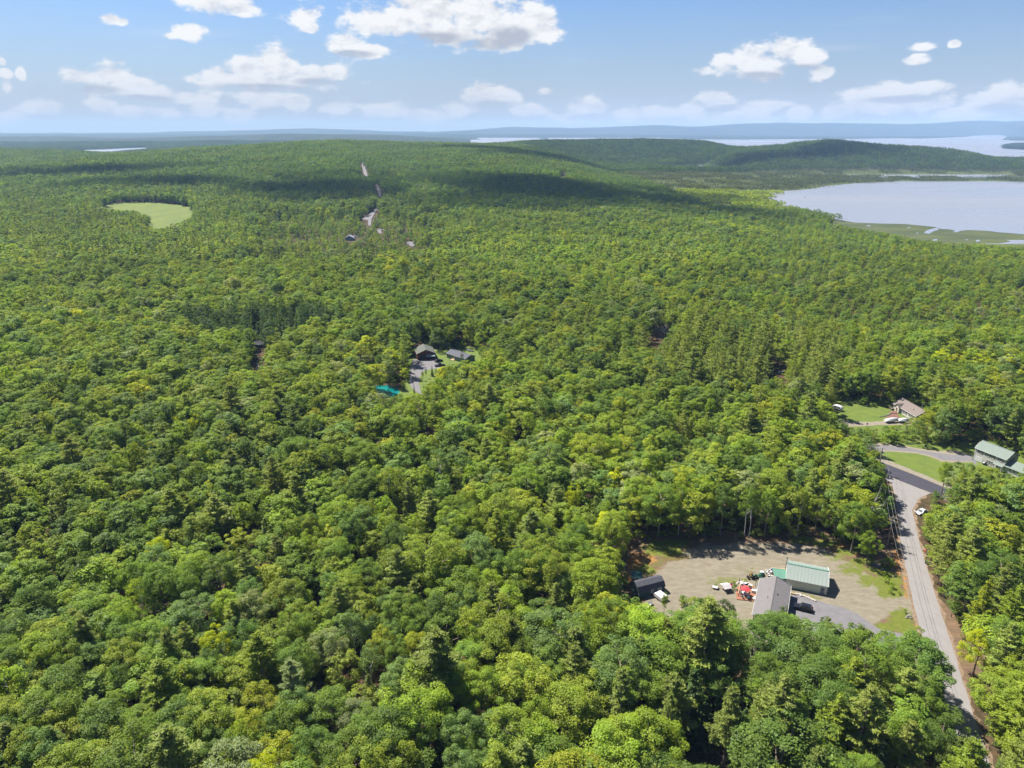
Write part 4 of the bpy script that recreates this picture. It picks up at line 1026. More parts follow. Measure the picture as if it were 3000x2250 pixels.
# leaf colour by kind and place
tn = np.empty(n, dtype=object)
r_ = rngF.uniform(size=n) + 0.10 * rolling(PP[:, 0], PP[:, 1], 55, 3.1)
bro = [('mid', .27), ('olive', .52), ('fresh', .68), ('deep', .79), ('blue', .88), ('yellow', .965), ('pale', 1.05), ('lime', 9)]
for i in sel:
    k = KN[ki[i]]
    if k in ('broad', 'bush', 'birch'):
        q = r_[i] if k != 'birch' else r_[i] * 0.6 + 0.3
        if bx[i] > 1900 and by[i] > 1780: q = q * 0.8 + 0.18 * (q < .5)
        tn[i] = next(nm for nm, c in bro if q < c)
        if bxt[i] > 1900 and bxt[i] < 2870 and byt[i] > 1800 and tn[i] in ('olive', 'yellow', 'lime', 'fresh', 'pale'): tn[i] = 'deep' if rngF.uniform() < .65 else 'mid'
    elif k == 'pine': tn[i] = 'pine' if r_[i] < .75 else 'olive'
    else: tn[i] = 'hemlock' if r_[i] < .65 else 'dark'
    if grove[i]: tn[i] = 'dark'
tint = np.zeros((n, 3))
for nm in TINT:
    m = np.array([t == nm for t in tn[sel]]); j = sel[m]
    if len(j): tint[j] = lin_tint(nm, len(j))
tint *= (1 + 0.10 * np.clip(rolling(PP[:, 0], PP[:, 1], 95, 4.2), -1.5, 1.5))[:, None]
tint *= 1 - smooth(500, 1700, PP[:, 1])[:, None] * np.array([0.32, 0.22, -0.25])  # aerial haze painted into the leaf colour: darker and bluer with distance
# the trees that show largest become single objects
size_px = F * np.maximum(hh, 2 * kr * ww) / np.hypot(np.hypot(PP[:, 0], PP[:, 1]), H)
mx, my = proj(PP[:, 0], PP[:, 1], PZ + 0.75 * hh)
inside = (mx > -60) & (mx < 3060) & (my < 2290)
cand = sel[inside[sel] & (band[sel] == 0)]
cand = cand[np.argsort(-size_px[cand])]
broad_like = [i for i in cand if KN[ki[i]] in ('broad', 'birch')][:265]
con_like = [i for i in cand if KN[ki[i]] in ('pine', 'spruce')][:110]
single = set(broad_like) | set(con_like)
for i in sorted(single, key=lambda q: -size_px[q]):
    k = KN[ki[i]]
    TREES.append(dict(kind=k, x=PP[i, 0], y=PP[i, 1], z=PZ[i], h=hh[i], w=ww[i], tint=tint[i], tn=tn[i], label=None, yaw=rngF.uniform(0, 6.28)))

# ---- single trees: Empty > trunk, crown
COLS = [(250, 'near the left edge'), (620, 'under the mown field'), (1000, 'under the dark grove'), (1170, 'under the turquoise pond'), (1420, 'under the red barn'), (1750, 'left of the dirt yard'),
        (1960, 'under the gambrel shed'), (2200, 'under the red parasol'), (2400, 'under the shingled house'), (2790, 'under the paved driveway'), (9999, 'across the pale road')]
ROWS = [(1480, 'back row'), (1580, 'seventh row up'), (1680, 'sixth row up'), (1780, 'fifth row up'), (1880, 'fourth row up'), (1980, 'third row up'), (2090, 'second row up'), (9999, 'bottom row')]
TREE_NAME = {'broad': 'broadleaf_tree', 'birch': 'birch_tree', 'pine': 'pine_tree', 'spruce': 'hemlock_tree'}
TREE_FORM = {'broad': 'round-crowned broadleaf', 'birch': 'slim birch', 'pine': 'feathery pine', 'spruce': 'pointed hemlock'}
used = {}
for t in TREES:
    if t['label'] is None:
        qx, qy = proj(t['x'], t['y'], t['z'] + 0.7 * t['h'])
        col = next(nm for c, nm in COLS if qx < c); row = next(nm for c, nm in ROWS if qy < c)
        szw = 'tall' if t['h'] > KIND_H[t['kind']] * 1.02 else ('small' if t['h'] < KIND_H[t['kind']] * 0.84 else 'mid-sized')
        t['label'] = '%s %s %s, %s %s' % (szw, TNAME[t['tn']].replace('vivid ', '').replace('pale ', '').replace('fresh ', '').replace('soft ', '').replace('dark ', 'dark-').replace('deep ', 'deep-'), TREE_FORM[t['kind']], row, col)
    used.setdefault(t['label'], []).append(t)
for lb, ts in used.items():
    if len(ts) > 1:      # look-alikes in one patch of the canopy: told apart by their place from left to right
        ts.sort(key=lambda t: proj(t['x'], t['y'], 8)[0])
        names = ['leftmost', 'second from left', 'third from left', 'fourth from left', 'fifth from left', 'sixth from left', 'seventh from left']
        for q, t in enumerate(ts): t['label'] = lb + ', ' + (('left', 'right')[q] + ' one' if len(ts) == 2 else names[min(q, 6)])
vi = {}
for t in TREES:
    k = t['kind']; protos = KIND[k]; v = vi.get(k, 0); vi[k] = v + 1
    crown, trunk, ph, prd = protos[v % len(protos)]
    r = empty(TREE_NAME[k], (t['x'], t['y'], t['z']), t['yaw'], t['label'], 'tree', {'broad': 'broadleaf trees of the near forest', 'birch': 'birches of the near forest', 'pine': 'pines of the near forest', 'spruce': 'hemlocks of the near forest'}[k])
    s = t['h'] / ph; r.scale = (t['w'], t['w'], s)
    if k in ('pine', 'spruce'): w_ = t['w'] * (1 if k == 'spruce' else 1.0); r.scale = (w_, w_, s)
    for nm, me in (('trunk', trunk), ('crown', crown)):
        c = bpy.data.objects.new(nm, me); link(c, r)
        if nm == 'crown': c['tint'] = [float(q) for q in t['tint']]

# ---- the rest of the forest: one scattered mass
rest = np.array([i for i in sel if i not in single])
light_idx = {0: {}, 1: {}}
for q, (k, h_, r__) in enumerate(LIGHT_INFO):
    light_idx[0 if q < NEAR_LIGHT else 1].setdefault(k, []).append(q)
pid = np.zeros(len(rest), int); S3 = np.zeros((len(rest), 3))
for j, i in enumerate(rest):
    k = KN[ki[i]]; lod = 0 if PP[i, 1] < 620 else 1
    if lod == 1 and k == 'birch': k = 'broad'
    if lod == 1 and k == 'bush': k = 'broad'
    c = light_idx[lod][k]; q = c[rngF.integers(len(c))]; pid[j] = q
    S3[j] = (ww[i], ww[i], hh[i] / LIGHT_INFO[q][1])
rot = np.zeros((len(rest), 3)); rot[:, 2] = rngF.uniform(0, 6.28, len(rest)); rot[:, :2] = rngF.normal(size=(len(rest), 2)) * 0.04
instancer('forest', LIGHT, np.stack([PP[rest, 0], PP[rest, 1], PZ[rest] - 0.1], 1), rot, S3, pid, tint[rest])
print('single trees', len(TREES), 'scattered trees', len(rest))

# ---- undergrowth along the clearings
U0 = hexgrid(110, 480, 3.0, 0); uz = ground_z(U0[:, 0], U0[:, 1]); ux, uy = proj(U0[:, 0], U0[:, 1], uz)
edge = np.zeros(len(U0))
for pl in OPEN[:7]: edge = np.maximum(edge, soft_poly(pl, ux, uy, 26))
us_ = rngF.uniform(.35, 1.0, len(U0))
k = (edge > 0.05) & (rngF.uniform(size=len(U0)) < 0.75)
for poly in FOOTPRINTS: k &= ~in_poly(poly, U0[:, 0], U0[:, 1])
U0, uz, us_ = U0[k], uz[k], us_[k]
b = blocked(U0[:, 0], U0[:, 1], uz, 4 * us_, 1.7 * us_); U0, uz, us_ = U0[~b], uz[~b], us_[~b]
bi = [q for q, (kk, _, _) in enumerate(LIGHT_INFO) if kk == 'bush'][0]; m = len(U0)
un = rngF.choice(['mid', 'olive', 'fresh', 'deep'], m); ut = np.array([TINT[q] for q in un]) * rngF.uniform(.8, 1.15, (m, 1))
instancer('undergrowth', LIGHT, np.stack([U0[:, 0], U0[:, 1], uz], 1), np.stack([0 * us_, 0 * us_, rngF.uniform(0, 6.28, m)], 1), np.stack([us_ * 1.15, us_ * 1.15, us_], 1), np.full(m, bi), ut)

# ---- far woods over hills and shores
def far_points():
    rows = []; y = 1740.
    while y < 6200:
        half = y * 0.80 + 150; s = 44 if y < 3600 else 46
        xs = np.arange(-half, half, s) + rngF.uniform(0, s); rows.append(np.stack([xs, np.full(len(xs), y)], 1)); y += s * 0.95
    y = 1150.
    while y < 1740:      # scrub and spruce on the bog nearer than that
        xs = np.arange(180, y * .8 + 150, 40); rows.append(np.stack([xs, np.full(len(xs), y)], 1)); y += 40
    return np.concatenate(rows)
FP = far_points(); FP = FP + rngF.uniform(-6, 6, FP.shape)
fz = ground_z(FP[:, 0], FP[:, 1])
fx, fy = proj(FP[:, 0], FP[:, 1], fz)
k = ~in_poly(POND_W, FP[:, 0], FP[:, 1]) & ~(in_poly(LAKE_W, FP[:, 0], FP[:, 1]) & (fz < POND_Z + 0.6))
lk2 = [G(x, y, POND_Z)[:2] for x, y in [(200,452),(216,442),(250,438),(330,435),(428,431),(445,440),(390,447),(330,455),(262,462)]]
k &= ~in_poly(lk2, FP[:, 0], FP[:, 1])
bogf = smooth(200, 420, FP[:, 0]) * (1 - smooth(2230, 2380, FP[:, 1] ))
isbog = bogf > 0.5
near_bog = (FP[:, 1] < 1740) & ~isbog; k &= ~near_bog
# open fen along the shore
fen = isbog & ((rngF.uniform(size=len(FP)) < 0.03) | in_poly(MARSH_W, FP[:, 0], FP[:, 1]) | ((fy > 548) & (rngF.uniform(size=len(FP)) < 0.10)))
k &= ~fen
k &= ~blocked(FP[:, 0], FP[:, 1], fz, np.full(len(FP), 12.), np.full(len(FP), 20.))
e = 8.0; nx = -(ground_z(FP[:, 0] + e, FP[:, 1]) - ground_z(FP[:, 0] - e, FP[:, 1])) / (2 * e); ny = -(ground_z(FP[:, 0], FP[:, 1] + e) - ground_z(FP[:, 0], FP[:, 1] - e)) / (2 * e)
rr = rngF.uniform(size=len(FP)) + 0.15 * rolling(FP[:, 0], FP[:, 1], 210, .3)
scrub = (fy > 560) & isbog
fid = np.where(isbog, np.where(scrub | (rr < .35), 7 + rngF.integers(0, 2, len(FP)), 5 + rngF.integers(0, 2, len(FP))), np.where(rr < np.where((FP[:, 0] > 60) & (FP[:, 1] > 2150), 0.30, 0.90), rngF.integers(0, 3, len(FP)), 3 + rngF.integers(0, 2, len(FP))))
FP, fz, nx, ny, fid, isb, rr, scr = FP[k], fz[k], nx[k], ny[k], fid[k], isbog[k], rr[k], scrub[k]
ft = np.where(isb[:, None], np.where(scr[:, None], [TINT['olive']], [(0.085, 0.10, 0.040)]), np.where(((FP[:, 0] > 60) & (FP[:, 1] > 2150))[:, None], [(0.070, 0.115, 0.030)], np.where((rr < .5)[:, None], [(0.088, 0.142, 0.036)], [(0.112, 0.158, 0.036)]))) * (1 + rngF.normal(size=(len(FP), 1)) * .10) * (1 - 0.40 * smooth(2500, 4200, FP[:, 1]))[:, None]  # far tints carry painted haze: dark, bluish greens that deepen with distance
m = len(FP); rot = np.stack([-ny * 1.0 + 0 * ny, nx, np.zeros(m)], 1)
rot = np.stack([np.arctan(-ny) * 1.0, np.arctan(nx), np.zeros(m)], 1)
scl = np.stack([np.where(rngF.uniform(size=m) < .5, 1.08, -1.08), np.where(rngF.uniform(size=m) < .5, 1.08, -1.08), rngF.uniform(.85, 1.15, m)], 1)
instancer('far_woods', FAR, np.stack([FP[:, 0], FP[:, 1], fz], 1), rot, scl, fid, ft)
print('far patches', m)

# ------------------------------------------------------------------ buildings
M_WHITE = mat('white_paint', (0.52, 0.52, 0.50), 0.6, var=0.08, scale=2)
M_CREAM = mat('pale_yellow_siding', (0.62, 0.63, 0.47), 0.7, color2=(0.56, 0.57, 0.43), scale=0.8, stretch=(3, 3, .6))
M_IVORY = mat('ivory_siding', (0.46, 0.44, 0.36), 0.7, color2=(0.42, 0.40, 0.33), scale=0.6, stretch=(.3, .3, 6))
M_GREIGE = mat('pale_grey_siding', (0.44, 0.43, 0.39), 0.7, color2=(0.40, 0.39, 0.35), scale=0.6, stretch=(.3, .3, 6))
M_METALROOF = mat('faded_green_metal', (0.235, 0.258, 0.232), 0.65, color2=(0.142, 0.182, 0.164), scale=1.1, spec=0.4, stretch=(3.2, .06, .06), detail=3)
M_GREENMETAL = mat('green_metal', (0.085, 0.19, 0.14), 0.5, color2=(0.07, 0.165, 0.12), scale=1.4, stretch=(2, .1, .1))
M_SHINGLE = mat('grey_shingle', (0.140, 0.129, 0.129), 0.9, color2=(0.104, 0.096, 0.098), scale=2.2, detail=9, bump=0.02)
M_SHINGLE_D = mat('charcoal_shingle', (0.055, 0.055, 0.068), 0.85, color2=(0.040, 0.040, 0.050), scale=2.0, detail=8)
M_SHINGLE_T = mat('tan_shingle', (0.150, 0.122, 0.108), 0.9, color2=(0.118, 0.096, 0.086), scale=1.8, detail=8)
M_SHINGLE_G = mat('pale_green_shingle', (0.155, 0.185, 0.160), 0.9, color2=(0.130, 0.160, 0.138), scale=1.5, detail=8)
M_SHINGLE_O = mat('grey_green_shingle', (0.085, 0.092, 0.078), 0.9, color2=(0.068, 0.074, 0.062), scale=1.5, detail=8)
M_SHINGLE_B = mat('blue_grey_shingle', (0.082, 0.082, 0.098), 0.9, color2=(0.062, 0.062, 0.076), scale=1.5, detail=8)
M_BLUEWALL = mat('blue_grey_boards', (0.050, 0.088, 0.098), 0.75, color2=(0.040, 0.074, 0.084), scale=2.0, stretch=(6, 6, .2))
M_REDWALL = mat('barn_red_boards', (0.15, 0.045, 0.030), 0.8, color2=(0.11, 0.034, 0.024), scale=2, stretch=(.3, .3, 5))
M_DARKGREEN = mat('dark_green_paint', (0.018, 0.040, 0.036), 0.6)
M_GLASS = mat('window_glass', (0.02, 0.025, 0.03), 0.08, spec=0.8)
M_SHUTTER = mat('dark_shutter', (0.045, 0.045, 0.055), 0.6)
M_WOOD = mat('weathered_wood', (0.17, 0.125, 0.085), 0.85, color2=(0.11, 0.082, 0.058), scale=1.5, stretch=(1, 6, 1))
M_PALEWOOD = mat('new_timber', (0.50, 0.34, 0.20), 0.8, var=.15, scale=2)
M_DECK = mat('red_deck_boards', (0.26, 0.115, 0.062), 0.8, color2=(0.17, 0.078, 0.045), scale=2.2, stretch=(.4, 7, 1))
M_STONE = mat('pale_stone', (0.42, 0.37, 0.31), 0.9, color2=(0.26, 0.23, 0.20), scale=2.5)
M_BOULDER = mat('grey_boulder', (0.22, 0.20, 0.18), 0.95, color2=(0.14, 0.13, 0.12), scale=1.5)
M_BLACK = mat('black_paint', (0.012, 0.012, 0.014), 0.35, spec=0.5)
M_NAVY = mat('dark_car_paint', (0.008, 0.009, 0.014), 0.35, spec=0.3)
M_SILVER = mat('silver_car_paint', (0.36, 0.38, 0.41), 0.3, spec=0.6)
M_TYRE = mat('tyre_rubber', (0.018, 0.018, 0.018), 0.9)
M_RIM = mat('wheel_rim', (0.35, 0.35, 0.36), 0.35, metallic=.8)
M_REDLAMP = mat('tail_lamp_red', (0.35, 0.015, 0.01), 0.3)
M_CLEARLAMP = mat('headlamp', (0.6, 0.6, 0.58), 0.2)
M_PLASTIC = mat('white_plastic', (0.46, 0.46, 0.46), 0.5, var=.06, scale=3)
M_TARPGREEN = mat('green_tarpaulin', (0.020, 0.085, 0.050), 0.4, color2=(0.012, 0.055, 0.034), scale=2.5, bump=.05, spec=.5)
M_TARPGREY = mat('grey_canvas', (0.40, 0.37, 0.36), 0.9, color2=(0.30, 0.28, 0.28), scale=1.2)
M_REDCLOTH = mat('red_canvas', (0.44, 0.035, 0.045), 0.8, var=.1, scale=1.5)
M_TEAL = mat('teal_plastic', (0.06, 0.20, 0.27), 0.5)
M_BLUE = mat('blue_plastic', (0.02, 0.07, 0.28), 0.4)
M_GREENP = mat('green_plastic', (0.02, 0.14, 0.09), 0.5)
M_PINK = mat('pink_fabric', (0.42, 0.07, 0.13), 0.8)
M_YELLOW = mat('yellow_machine_paint', (0.50, 0.27, 0.02), 0.5)
M_TRACTOR = mat('tractor_green_paint', (0.02, 0.065, 0.025), 0.5)
M_GREYWOOD = mat('silvered_pole_wood', (0.27, 0.24, 0.20), 0.9, var=.2, scale=1.2, stretch=(3, 3, .3))
M_WIRE = mat('wire_metal', (0.22, 0.22, 0.22), 0.6)
M_BRICK = mat('brick_paving', (0.15, 0.075, 0.052), 0.9, color2=(0.105, 0.056, 0.042), scale=3)
M_SLATE = mat('blue_grey_vinyl', (0.20, 0.25, 0.24), 0.7, color2=(0.17, 0.22, 0.21), scale=.6, stretch=(.3, .3, 6))

def share(o, parent, loc, rz=0.0, name=None):
    """another piece of the same shape"""
    c = o.copy(); S.collection.objects.link(c); c.parent = parent; c.location = loc; c.rotation_euler = (0, 0, rz); return c

def window(root, face, u, z, w, h, W2, frame=None, shutters=None, mull=1):
    """window on a wall: face '-y','+y','-x','+x'; u runs along the wall; W2 = distance of the wall from the centre"""
    frame = frame or M_WHITE
    def at(du, dz, out): 
        return {'-y': (u + du, -W2 - out, z + dz), '+y': (u + du, W2 + out, z + dz), '-x': (-W2 - out, u + du, z + dz), '+x': (W2 + out, u + du, z + dz)}[face]
    def dim(a, b, c): return (a, b, c) if face[1] == 'y' else (b, a, c)
    f = MB(); t = 0.11
    f.box(at(0, h / 2 + t / 2, .025), dim(w + 2 * t, .07, t)); f.box(at(0, -h / 2 - t / 2, .035), dim(w + 2.6 * t, .10, t))
    f.box(at(-w / 2 - t / 2, 0, .025), dim(t, .07, h)); f.box(at(w / 2 + t / 2, 0, .025), dim(t, .07, h))
    for k in range(mull): f.box(at(-w / 2 + w * (k + 1) / (mull + 1), 0, .02), dim(.06, .06, h))
    f.box(at(0, 0, .018), dim(w, .05, .06))
    o = f.build('window', frame, root)
    MB().box(at(0, 0, .004), dim(w, .03, h)).build('pane', M_GLASS, o)
    if shutters:
        for s in (-1, 1): MB().box(at(s * (w / 2 + t + .2), 0, .02), dim(.36, .05, h + .1)).build('shutter', shutters, root)
    return o
def door(root, face, u, w, h, W2, material, frame=None, pane=True, z0=0.05, name='door'):
    frame = frame or M_WHITE
    def at(du, z, out): return {'-y': (u + du, -W2 - out, z), '+y': (u + du, W2 + out, z), '-x': (-W2 - out, u + du, z), '+x': (W2 + out, u + du, z)}[face]
    def dim(a, b, c): return (a, b, c) if face[1] == 'y' else (b, a, c)
    d = MB().box(at(0, z0 + h / 2, .01), dim(w, .06, h)).build(name, material, root)
    f = MB(); f.box(at(0, z0 + h + .06, .02), dim(w + .24, .08, .12))
    for s in (-1, 1): f.box(at(s * (w / 2 + .06), z0 + h / 2, .02), dim(.12, .08, h))
    f.build('door_frame', frame, d)
    if pane: MB().box(at(0, z0 + h * .72, .045), dim(w * .55, .02, h * .3)).build('pane', M_GLASS, d)
    MB().box(at(w * .36, z0 + h * .45, .07), dim(.06, .06, .06)).build('handle', M_RIM, d)
    return d
def garage_door(root, face, u, w, h, W2, material, rows=4, z0=0.05):
    def at(du, z, out): return {'-y': (u + du, -W2 - out, z), '-x': (-W2 - out, u + du, z)}[face]
    def dim(a, b, c): return (a, b, c) if face[1] == 'y' else (b, a, c)
    d = MB().box(at(0, z0 + h / 2, .0), dim(w, .04, h)).build('garage_door', material, root)
    for r in range(rows): MB().box(at(0, z0 + h * (r + .5) / rows, .03), dim(w - .06, .04, h / rows - .05)).build('panel', material, d)
    return d
def gable(name, loc, rz, L, W, eave, ridge, wall, roof, label, trim=None, over=0.35, end=0.3, th=0.12, found=None):
    root = empty(name, loc, rz, label, 'shed' if 'shed' in name else ('barn' if 'barn' in name else 'house'))
    w = MB(); w.prism([(-W / 2, -.3), (W / 2, -.3), (W / 2, eave), (0, ridge), (-W / 2, eave)], 'x', -L / 2, L / 2); w.build('wall', wall, root)
    s = (ridge - eave) / (W / 2); yo = W / 2 + over; ze = eave - s * over + th; zr = ridge + th
    r = MB(); r.slab([(-L / 2 - end, -yo, ze), (L / 2 + end, -yo, ze), (L / 2 + end, 0, zr), (-L / 2 - end, 0, zr)], th)
    r.slab([(L / 2 + end, yo, ze), (-L / 2 - end, yo, ze), (-L / 2 - end, 0, zr), (L / 2 + end, 0, zr)], th)
    ro = r.build('roof', roof, root)
    MB().box((0, 0, zr + .01), (L + 2 * end, .30, .05)).build('ridge_cap', roof, ro)
    tr = trim or M_WHITE
    for sg in (-1, 1): MB().box((0, sg * (yo + .02), ze - th / 2 - .02), (L + 2 * end, .05, .18)).build('fascia', tr, ro)
    for ex in (-1, 1):
        b = MB()
        for sg in (-1, 1): b.slab([(ex * (L / 2 + end + .022) - .02, sg * yo, ze + .01), (ex * (L / 2 + end + .022) + .02, sg * yo, ze + .01), (ex * (L / 2 + end + .022) + .02, 0, zr + .01), (ex * (L / 2 + end + .022) - .02, 0, zr + .01)], .2)
        b.build('rake_board', tr, ro)
    if found: MB().box((0, 0, -.05), (L + .1, W + .1, .5)).build('foundation', found, root)
    for ex in (-1, 1):
        c = MB()
        for sg in (-1, 1): c.box((ex * (L / 2 - .03), sg * (W / 2 - .03), eave / 2), (.16, .16, eave - .1))
        c.build('corner_board', tr, root)
    return root, ro
def ang(d): return math.radians(d)

# pole barn with ribbed metal roof
LB, WB, EB, RB = 10.6, 9.3, 2.85, 4.75
dx = Vector((math.cos(ang(-21)), math.sin(ang(-21)), 0)); dy = Vector((-dx.y, dx.x, 0))
c = Vector((87.22, 165.86, 0)) - dx * LB / 2 + dy * WB / 2
barn = empty('pole_barn', c + Vector((0, 0, .02)), ang(-21), 'pale yellow pole barn with faded green ribbed metal roof', 'barn')
MB().prism([(-WB / 2, -.3), (WB / 2, -.3), (WB / 2, EB), (0, RB), (-WB / 2, EB)], 'x', -LB / 2, LB / 2).build('wall', M_CREAM, barn)
roof = MB().box((0, 0, RB + .12), (LB + .5, .5, .06)).build('roof', M_GREENMETAL, barn)
npn = 12; pw = (LB + .5) / npn; sl = (RB - EB) / (WB / 2)
def panel_mesh(sg):
    m = MB(); yo = WB / 2 + .3; ze, zr = EB - sl * .3 + .1, RB + .1
    q = [(-pw / 2, -yo * sg, ze), (pw / 2, -yo * sg, ze), (pw / 2, 0, zr), (-pw / 2, 0, zr)]
    m.slab(q if sg > 0 else [q[1], q[0], q[3], q[2]], .05)
    for k in (-.5, 0.0, .28):
        x = k * pw + .03
        q = [(x - .03, -yo * sg, ze + .05), (x + .03, -yo * sg, ze + .05), (x + .03, 0, zr + .05), (x - .03, 0, zr + .05)]
        m.slab(q if sg > 0 else [q[1], q[0], q[3], q[2]], .05)
    return m
for sg in (1, -1):
    first = panel_mesh(sg).build('roof_panel', M_METALROOF, roof); first.location = (-(LB + .5) / 2 + pw / 2, 0, 0)
    for k in range(1, npn): share(first, roof, (-(LB + .5) / 2 + pw * (k + .5), 0, 0.003 * (k % 2)))
for ex in (-1, 1):
    b = MB()
    for sg in (-1, 1): b.slab([(ex * (LB / 2 + .27) - .03, sg * (WB / 2 + .3), EB + .02), (ex * (LB / 2 + .27) + .03, sg * (WB / 2 + .3), EB + .02), (ex * (LB / 2 + .27) + .03, 0, RB + .17), (ex * (LB / 2 + .27) - .03, 0, RB + .17)], .22)
    b.build('rake_board', M_WHITE, barn)
    cb = MB(); cb.box((ex * (LB / 2 - .05), -WB / 2, EB / 2), (.2, .12, EB)); cb.build('corner_board', M_WHITE, barn)
door(barn, '-y', LB / 2 - 1.15, 1.0, 2.05, WB / 2, mat('grey_blue_door', (0.20, 0.22, 0.27), .6))
MB().tube([(-LB / 2 - .35, 1.2, 1.0), (-LB / 2 - .35, 1.2, RB + 1.0)], .11, 10).build('stove_pipe', M_BLACK, barn)
MB().lathe([(.05, 0), (.22, .05), (.2, .22), (.04, .3)], (-LB / 2 - .35, 1.2, RB + 1.0), 10).build('pipe_cap', M_BLACK, barn)
# lean-to carport
lt = empty('lean_to_carport', (76.5, 172.3, .02), ang(-8), 'green metal lean-to roof on posts beside the pole barn', 'carport')
r = MB(); r.slab([(-1.9, -2.05, 2.25), (1.75, -2.05, 2.25), (1.75, 2.1, 2.75), (-1.9, 2.1, 2.75)], .05)
lr = r.build('roof', M_GREENMETAL, lt)
rb = MB().slab([(-1.92, -2.05, 2.29), (-1.86, -2.05, 2.29), (-1.86, 2.1, 2.79), (-1.92, 2.1, 2.79)], .05).build('roof_rib', M_GREENMETAL, lr)
for k in range(1, 7): share(rb, lr, (k * .6, 0, 0))
MB().box((-.08, 2.2, 2.68), (3.7, .16, .3)).build('beam', M_PALEWOOD, lt)
for x in (-1.7, 1.5):
    for y in (-1.9, 2.0): MB().box((x, y, 1.1 + .1 * (y > 0)), (.14, .14, 2.2 + .3 * (y > 0))).build('post', M_WOOD, lt)

# grey-shingled house
hd = Vector((math.cos(ang(-114.5)), math.sin(ang(-114.5)), 0))
hc = Vector((73.4, 167.7, .02)) + hd * 8.6
house, hr = gable('shingled_house', hc, ang(-114.5), 16.8, 7.6, 2.95, 4.55, M_GREIGE, M_SHINGLE, 'grey-shingled gable house between the patio and the paved driveway', over=.4)
window(house, '-x', -1.6, 1.6, .9, 1.1, 8.4); window(house, '-x', 1.6, 1.6, .9, 1.1, 8.4); window(house, '+x', 0, 1.6, 1.2, 1.1, 8.4)
for u in (-3.2, 0.5, 3.5): window(house, '-y', u, 1.6, 1.0, 1.1, 3.8)
for u in (-1.5, 3.0): window(house, '+y', u, 1.6, 1.0, 1.1, 3.8)
garage_door_w = MB().box((-3.6, 3.83, 1.1), (3.0, .06, 2.1)).build('garage_door', M_WHITE, house)
MB().tube([(1.5, -1.2, 3.9), (1.5, -1.2, 4.7)], .06, 8).build('vent_pipe', M_BLACK, hr)
MB().box((-1.0, 1.1, 4.25), (.35, .35, .18), rx=-.3).build('roof_vent', M_BLACK, hr)

# gambrel shed
sd = Vector((math.cos(ang(21)), math.sin(ang(21)), 0)); sy = Vector((-sd.y, sd.x, 0))
sc_ = Vector((34.8, 164.2, .02)) + sd * 4.15 + sy * 2.2
shed = empty('gambrel_shed', sc_, ang(21), 'blue-grey gambrel shed with dark rounded roof and white window', 'shed')
MB().prism([(-2.15, -.2), (2.15, -.2), (2.15, 2.1), (1.45, 3.2), (0, 3.8), (-1.45, 3.2), (-2.15, 2.1)], 'x', -4.1, 4.1).build('wall', M_BLUEWALL, shed)
r = MB()
pf = [(-2.4, 1.98), (-1.52, 3.3), (0, 3.93), (1.52, 3.3), (2.4, 1.98)]
for (a, b) in zip(pf[:-1], pf[1:]): r.slab([(-4.3, a[0], a[1]), (4.3, a[0], a[1]), (4.3, b[0], b[1]), (-4.3, b[0], b[1])], .09)
r.build('roof', M_SHINGLE_D, shed)
window(shed, '-y', .25, 1.35, .62, .85, 2.15)
door(shed, '-y', 2.6, .95, 1.9, 2.15, M_WHITE)
for x in (-4.08, 4.08):
    for y in (-2.13, 2.13): MB().box((x, y, 1.05), (.14, .14, 2.1)).build('corner_board', M_WHITE if x < 0 and y < 0 else M_BLUEWALL, shed)
# play fort with swing beam
pfc = crop(1830, 1640, 10.05, [(365, 395)])[0]; p = G(pfc[0], pfc[1], 3.3)
fort = empty('play_fort', (p.x, p.y, .02), ang(-15), 'wooden play fort with green roof and pale swing frame behind the shed', 'playset')
MB().slab([(-1.55, -1.75, 2.75), (1.55, -1.75, 2.75), (1.55, .2, 3.55), (-1.55, .2, 3.55)], .07).slab([(1.55, 1.75, 2.75), (-1.55, 1.75, 2.75), (-1.55, .2, 3.55), (1.55, .2, 3.55)], .07).build('roof', mat('teal_roofing', (.030, .090, .076), .7, var=.15, scale=1.5), fort)
MB().box((0, 0, 1.35), (2.5, 2.6, .1)).build('floor_deck', M_WOOD, fort)
for k in range(7): MB().box((0, -1.28, .35 + k * .26), (2.45, .05, .23)).build('plank', M_WOOD, fort)
for x in (-1.2, 1.2):
    for y in (-1.25, 1.25): MB().box((x, y, 1.35), (.13, .13, 2.75)).build('post', M_WOOD, fort)
MB().tube([(1.3, -.2, 2.5), (4.4, -1.6, 2.3)], .06, 6).build('swing_beam', M_PLASTIC, fort)
for s in (-1, 1): MB().tube([(4.4, -1.6, 2.3), (4.4 + .3 * s, -1.6 + 1.1 * s, 0)], .05, 6).build('swing_leg', M_PLASTIC, fort)
for t in (.4, .7):
    q = Vector((1.3, -.2, 2.5)).lerp(Vector((4.4, -1.6, 2.3)), t)
    m = MB()
    for s in (-.2, .2): m.tube([q + Vector((s, 0, 0)), q + Vector((s, 0, -1.8))], .015, 4)
    sw = m.build('swing_rope', M_BLACK, fort); MB().box(q + Vector((0, 0, -1.82)), (.5, .2, .05)).build('swing_seat', M_BLACK, sw)

